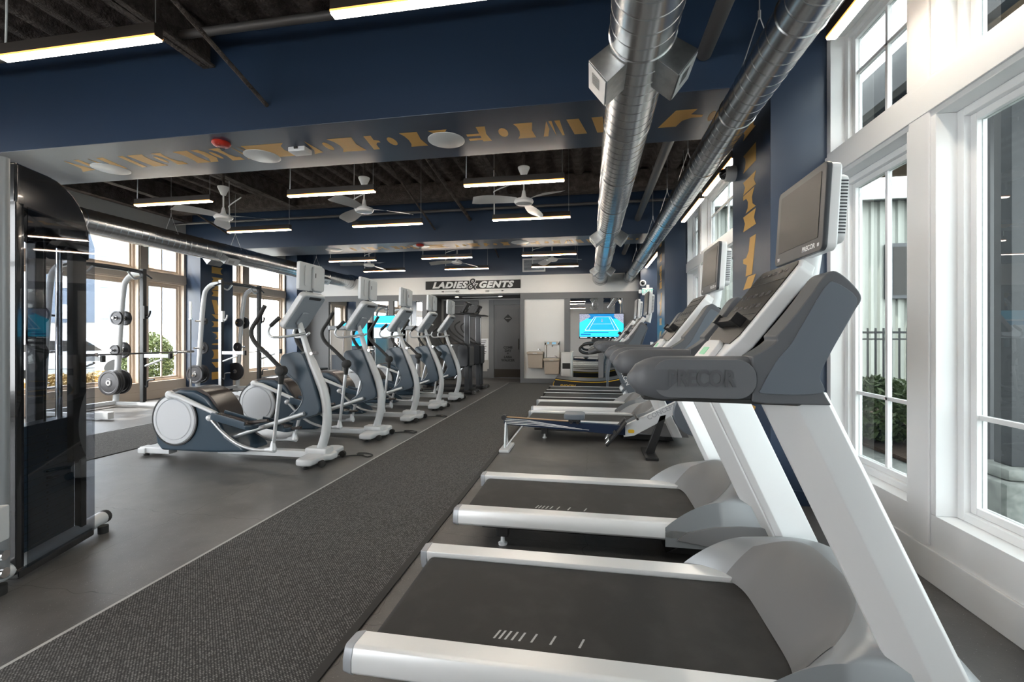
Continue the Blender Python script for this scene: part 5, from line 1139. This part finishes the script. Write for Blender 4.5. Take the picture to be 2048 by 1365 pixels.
tag(MB().tube(smooth([(3.28, 3.72, .32), (3.34, 3.7, .55), (3.42, 3.72, .8), (3.5, 3.74, 1.0)], 4), .012, 8).build('garden_hose', 'gardenblue'), 'thin blue hose hanging beside the dark post outside', 'hose')
r = thing('glazed_screen', 'grey-green glazed screen wall beyond the dark post outside', 'screen wall', (5.3, 4.7, -.05))
MB().box(-1.75, 2, -.02, .02, .3, 3.7).build('glass_panel', 'greenglass' if 'greenglass' in M else 'tintout' if 'tintout' in M else 'slate', r)
MB().box(-1.80, -1.74, -.04, .04, 0, 3.78).box(-1.8, 2, -.04, .04, 0, .3).build('frame', 'bezel', r)
r = thing('stair_canopy', 'dark steel canopy and braces above the right windows outside', 'canopy', (4.9, 6.5, 0))
MB().box(-1.9, .6, -4.5, 1.5, 4.05, 4.2).build('roof_slab', 'bezel', r)
for k in range(4): MB().box(-1.9, .6, -4.3 + k * 1.8, -4.2 + k * 1.8, 3.78, 4.05).build('joist', 'bark' if k % 2 else 'bezel', r)
MB().box(-1.95, -1.85, -4.5, 1.5, 3.78, 4.05).build('edge_beam', 'bezel', r); MB().tube([(-1.4, -1.6, 2.9), (.5, 1.2, 4.0)], .05, 8).build('brace', 'bark', r)
# outside, left
struct(MB().box(-60, XL - .22, -20, 60, -.35, -.05).build('ground_left', 'earthpale' if 'earthpale' in M else 'concrete'))
r = thing('apartment_building', 'pale blue-grey sided building with white windows seen through the left windows', 'building', (-23.3, 17.5, 0))
MB().box(-4, 3.35, -1.5, 3, 2.0, 8.5).build('wall', 'bldg', r); MB().box(-4, 3.3, -1.45, 3, -.05, 2.0).build('lower_wall', 'palepanel', r)
for x in (2.55, .6):
    for z in (2.15, 3.5, 4.85): MB().box(x, x + .5, -1.54, -1.5, z, z + .62).box(x + .24, x + .26, -1.56, -1.5, z, z + .62).build('window', 'white', r, bevel=.004)
bush('shrub', 'tall green and gold shrub outside the narrow left window', (-11.2, 9.8, 0), (.55, .6, .75), 7000, 'leafg', 4, .045)
bush('shrub', 'dry golden shrub outside the narrow left window, lower right', (-11.0, 11.0, 0), (.5, .5, .42), 3500, 'leafy', 5, .04)
for i, (x, y) in enumerate(((-11.2, 6.9), (-11.3, 7.85), (-11.3, 8.78))): bush('shrub', 'low dry golden shrub outside the wide left window, %s' % ('left', 'middle', 'right')[i], (x, y, 0), (.5, .45, .28), 3000, 'leafy', 6 + i, .04)
r = thing('parked_car', 'pale parked car far outside the wide left window', 'car', (-17.5, 12.6, -.05), R(40))
MB().prism([(-2.1, .35), (-2.1, .8), (-1.3, .9), (-.8, 1.35), (.6, 1.38), (1.2, .95), (2.1, .8), (2.15, .35)], -.8, .8).build('car_body', 'white', r, bevel=.08); MB().prism([(-1.15, .93), (-.75, 1.28), (.55, 1.3), (1.0, .95)], -.81, .81).build('car_windows', 'screen', r)
for x in (-1.35, 1.35):
    for s in (-1, 1): MB().lathe([(.1, -.1), (.32, -.1), (.32, .1), (.1, .1)], (x, s * .75, .33), 'Y', 24).build('wheel', 'rubber', r)
r = thing('awning_bracket', 'pale diagonal awning braces outside the upper left window', 'bracket', (XL - .24, 8.6, 2.9))
MB().box(-1.2, -.02, -.05, .05, .75, .85).tube([(-.06, 0, -.12), (-1.1, 0, .75)], .05, 8).tube([(-.9, -.5, .75), (-.3, .3, .0)], .06, 8).build('brace', 'trimtanlit', r)
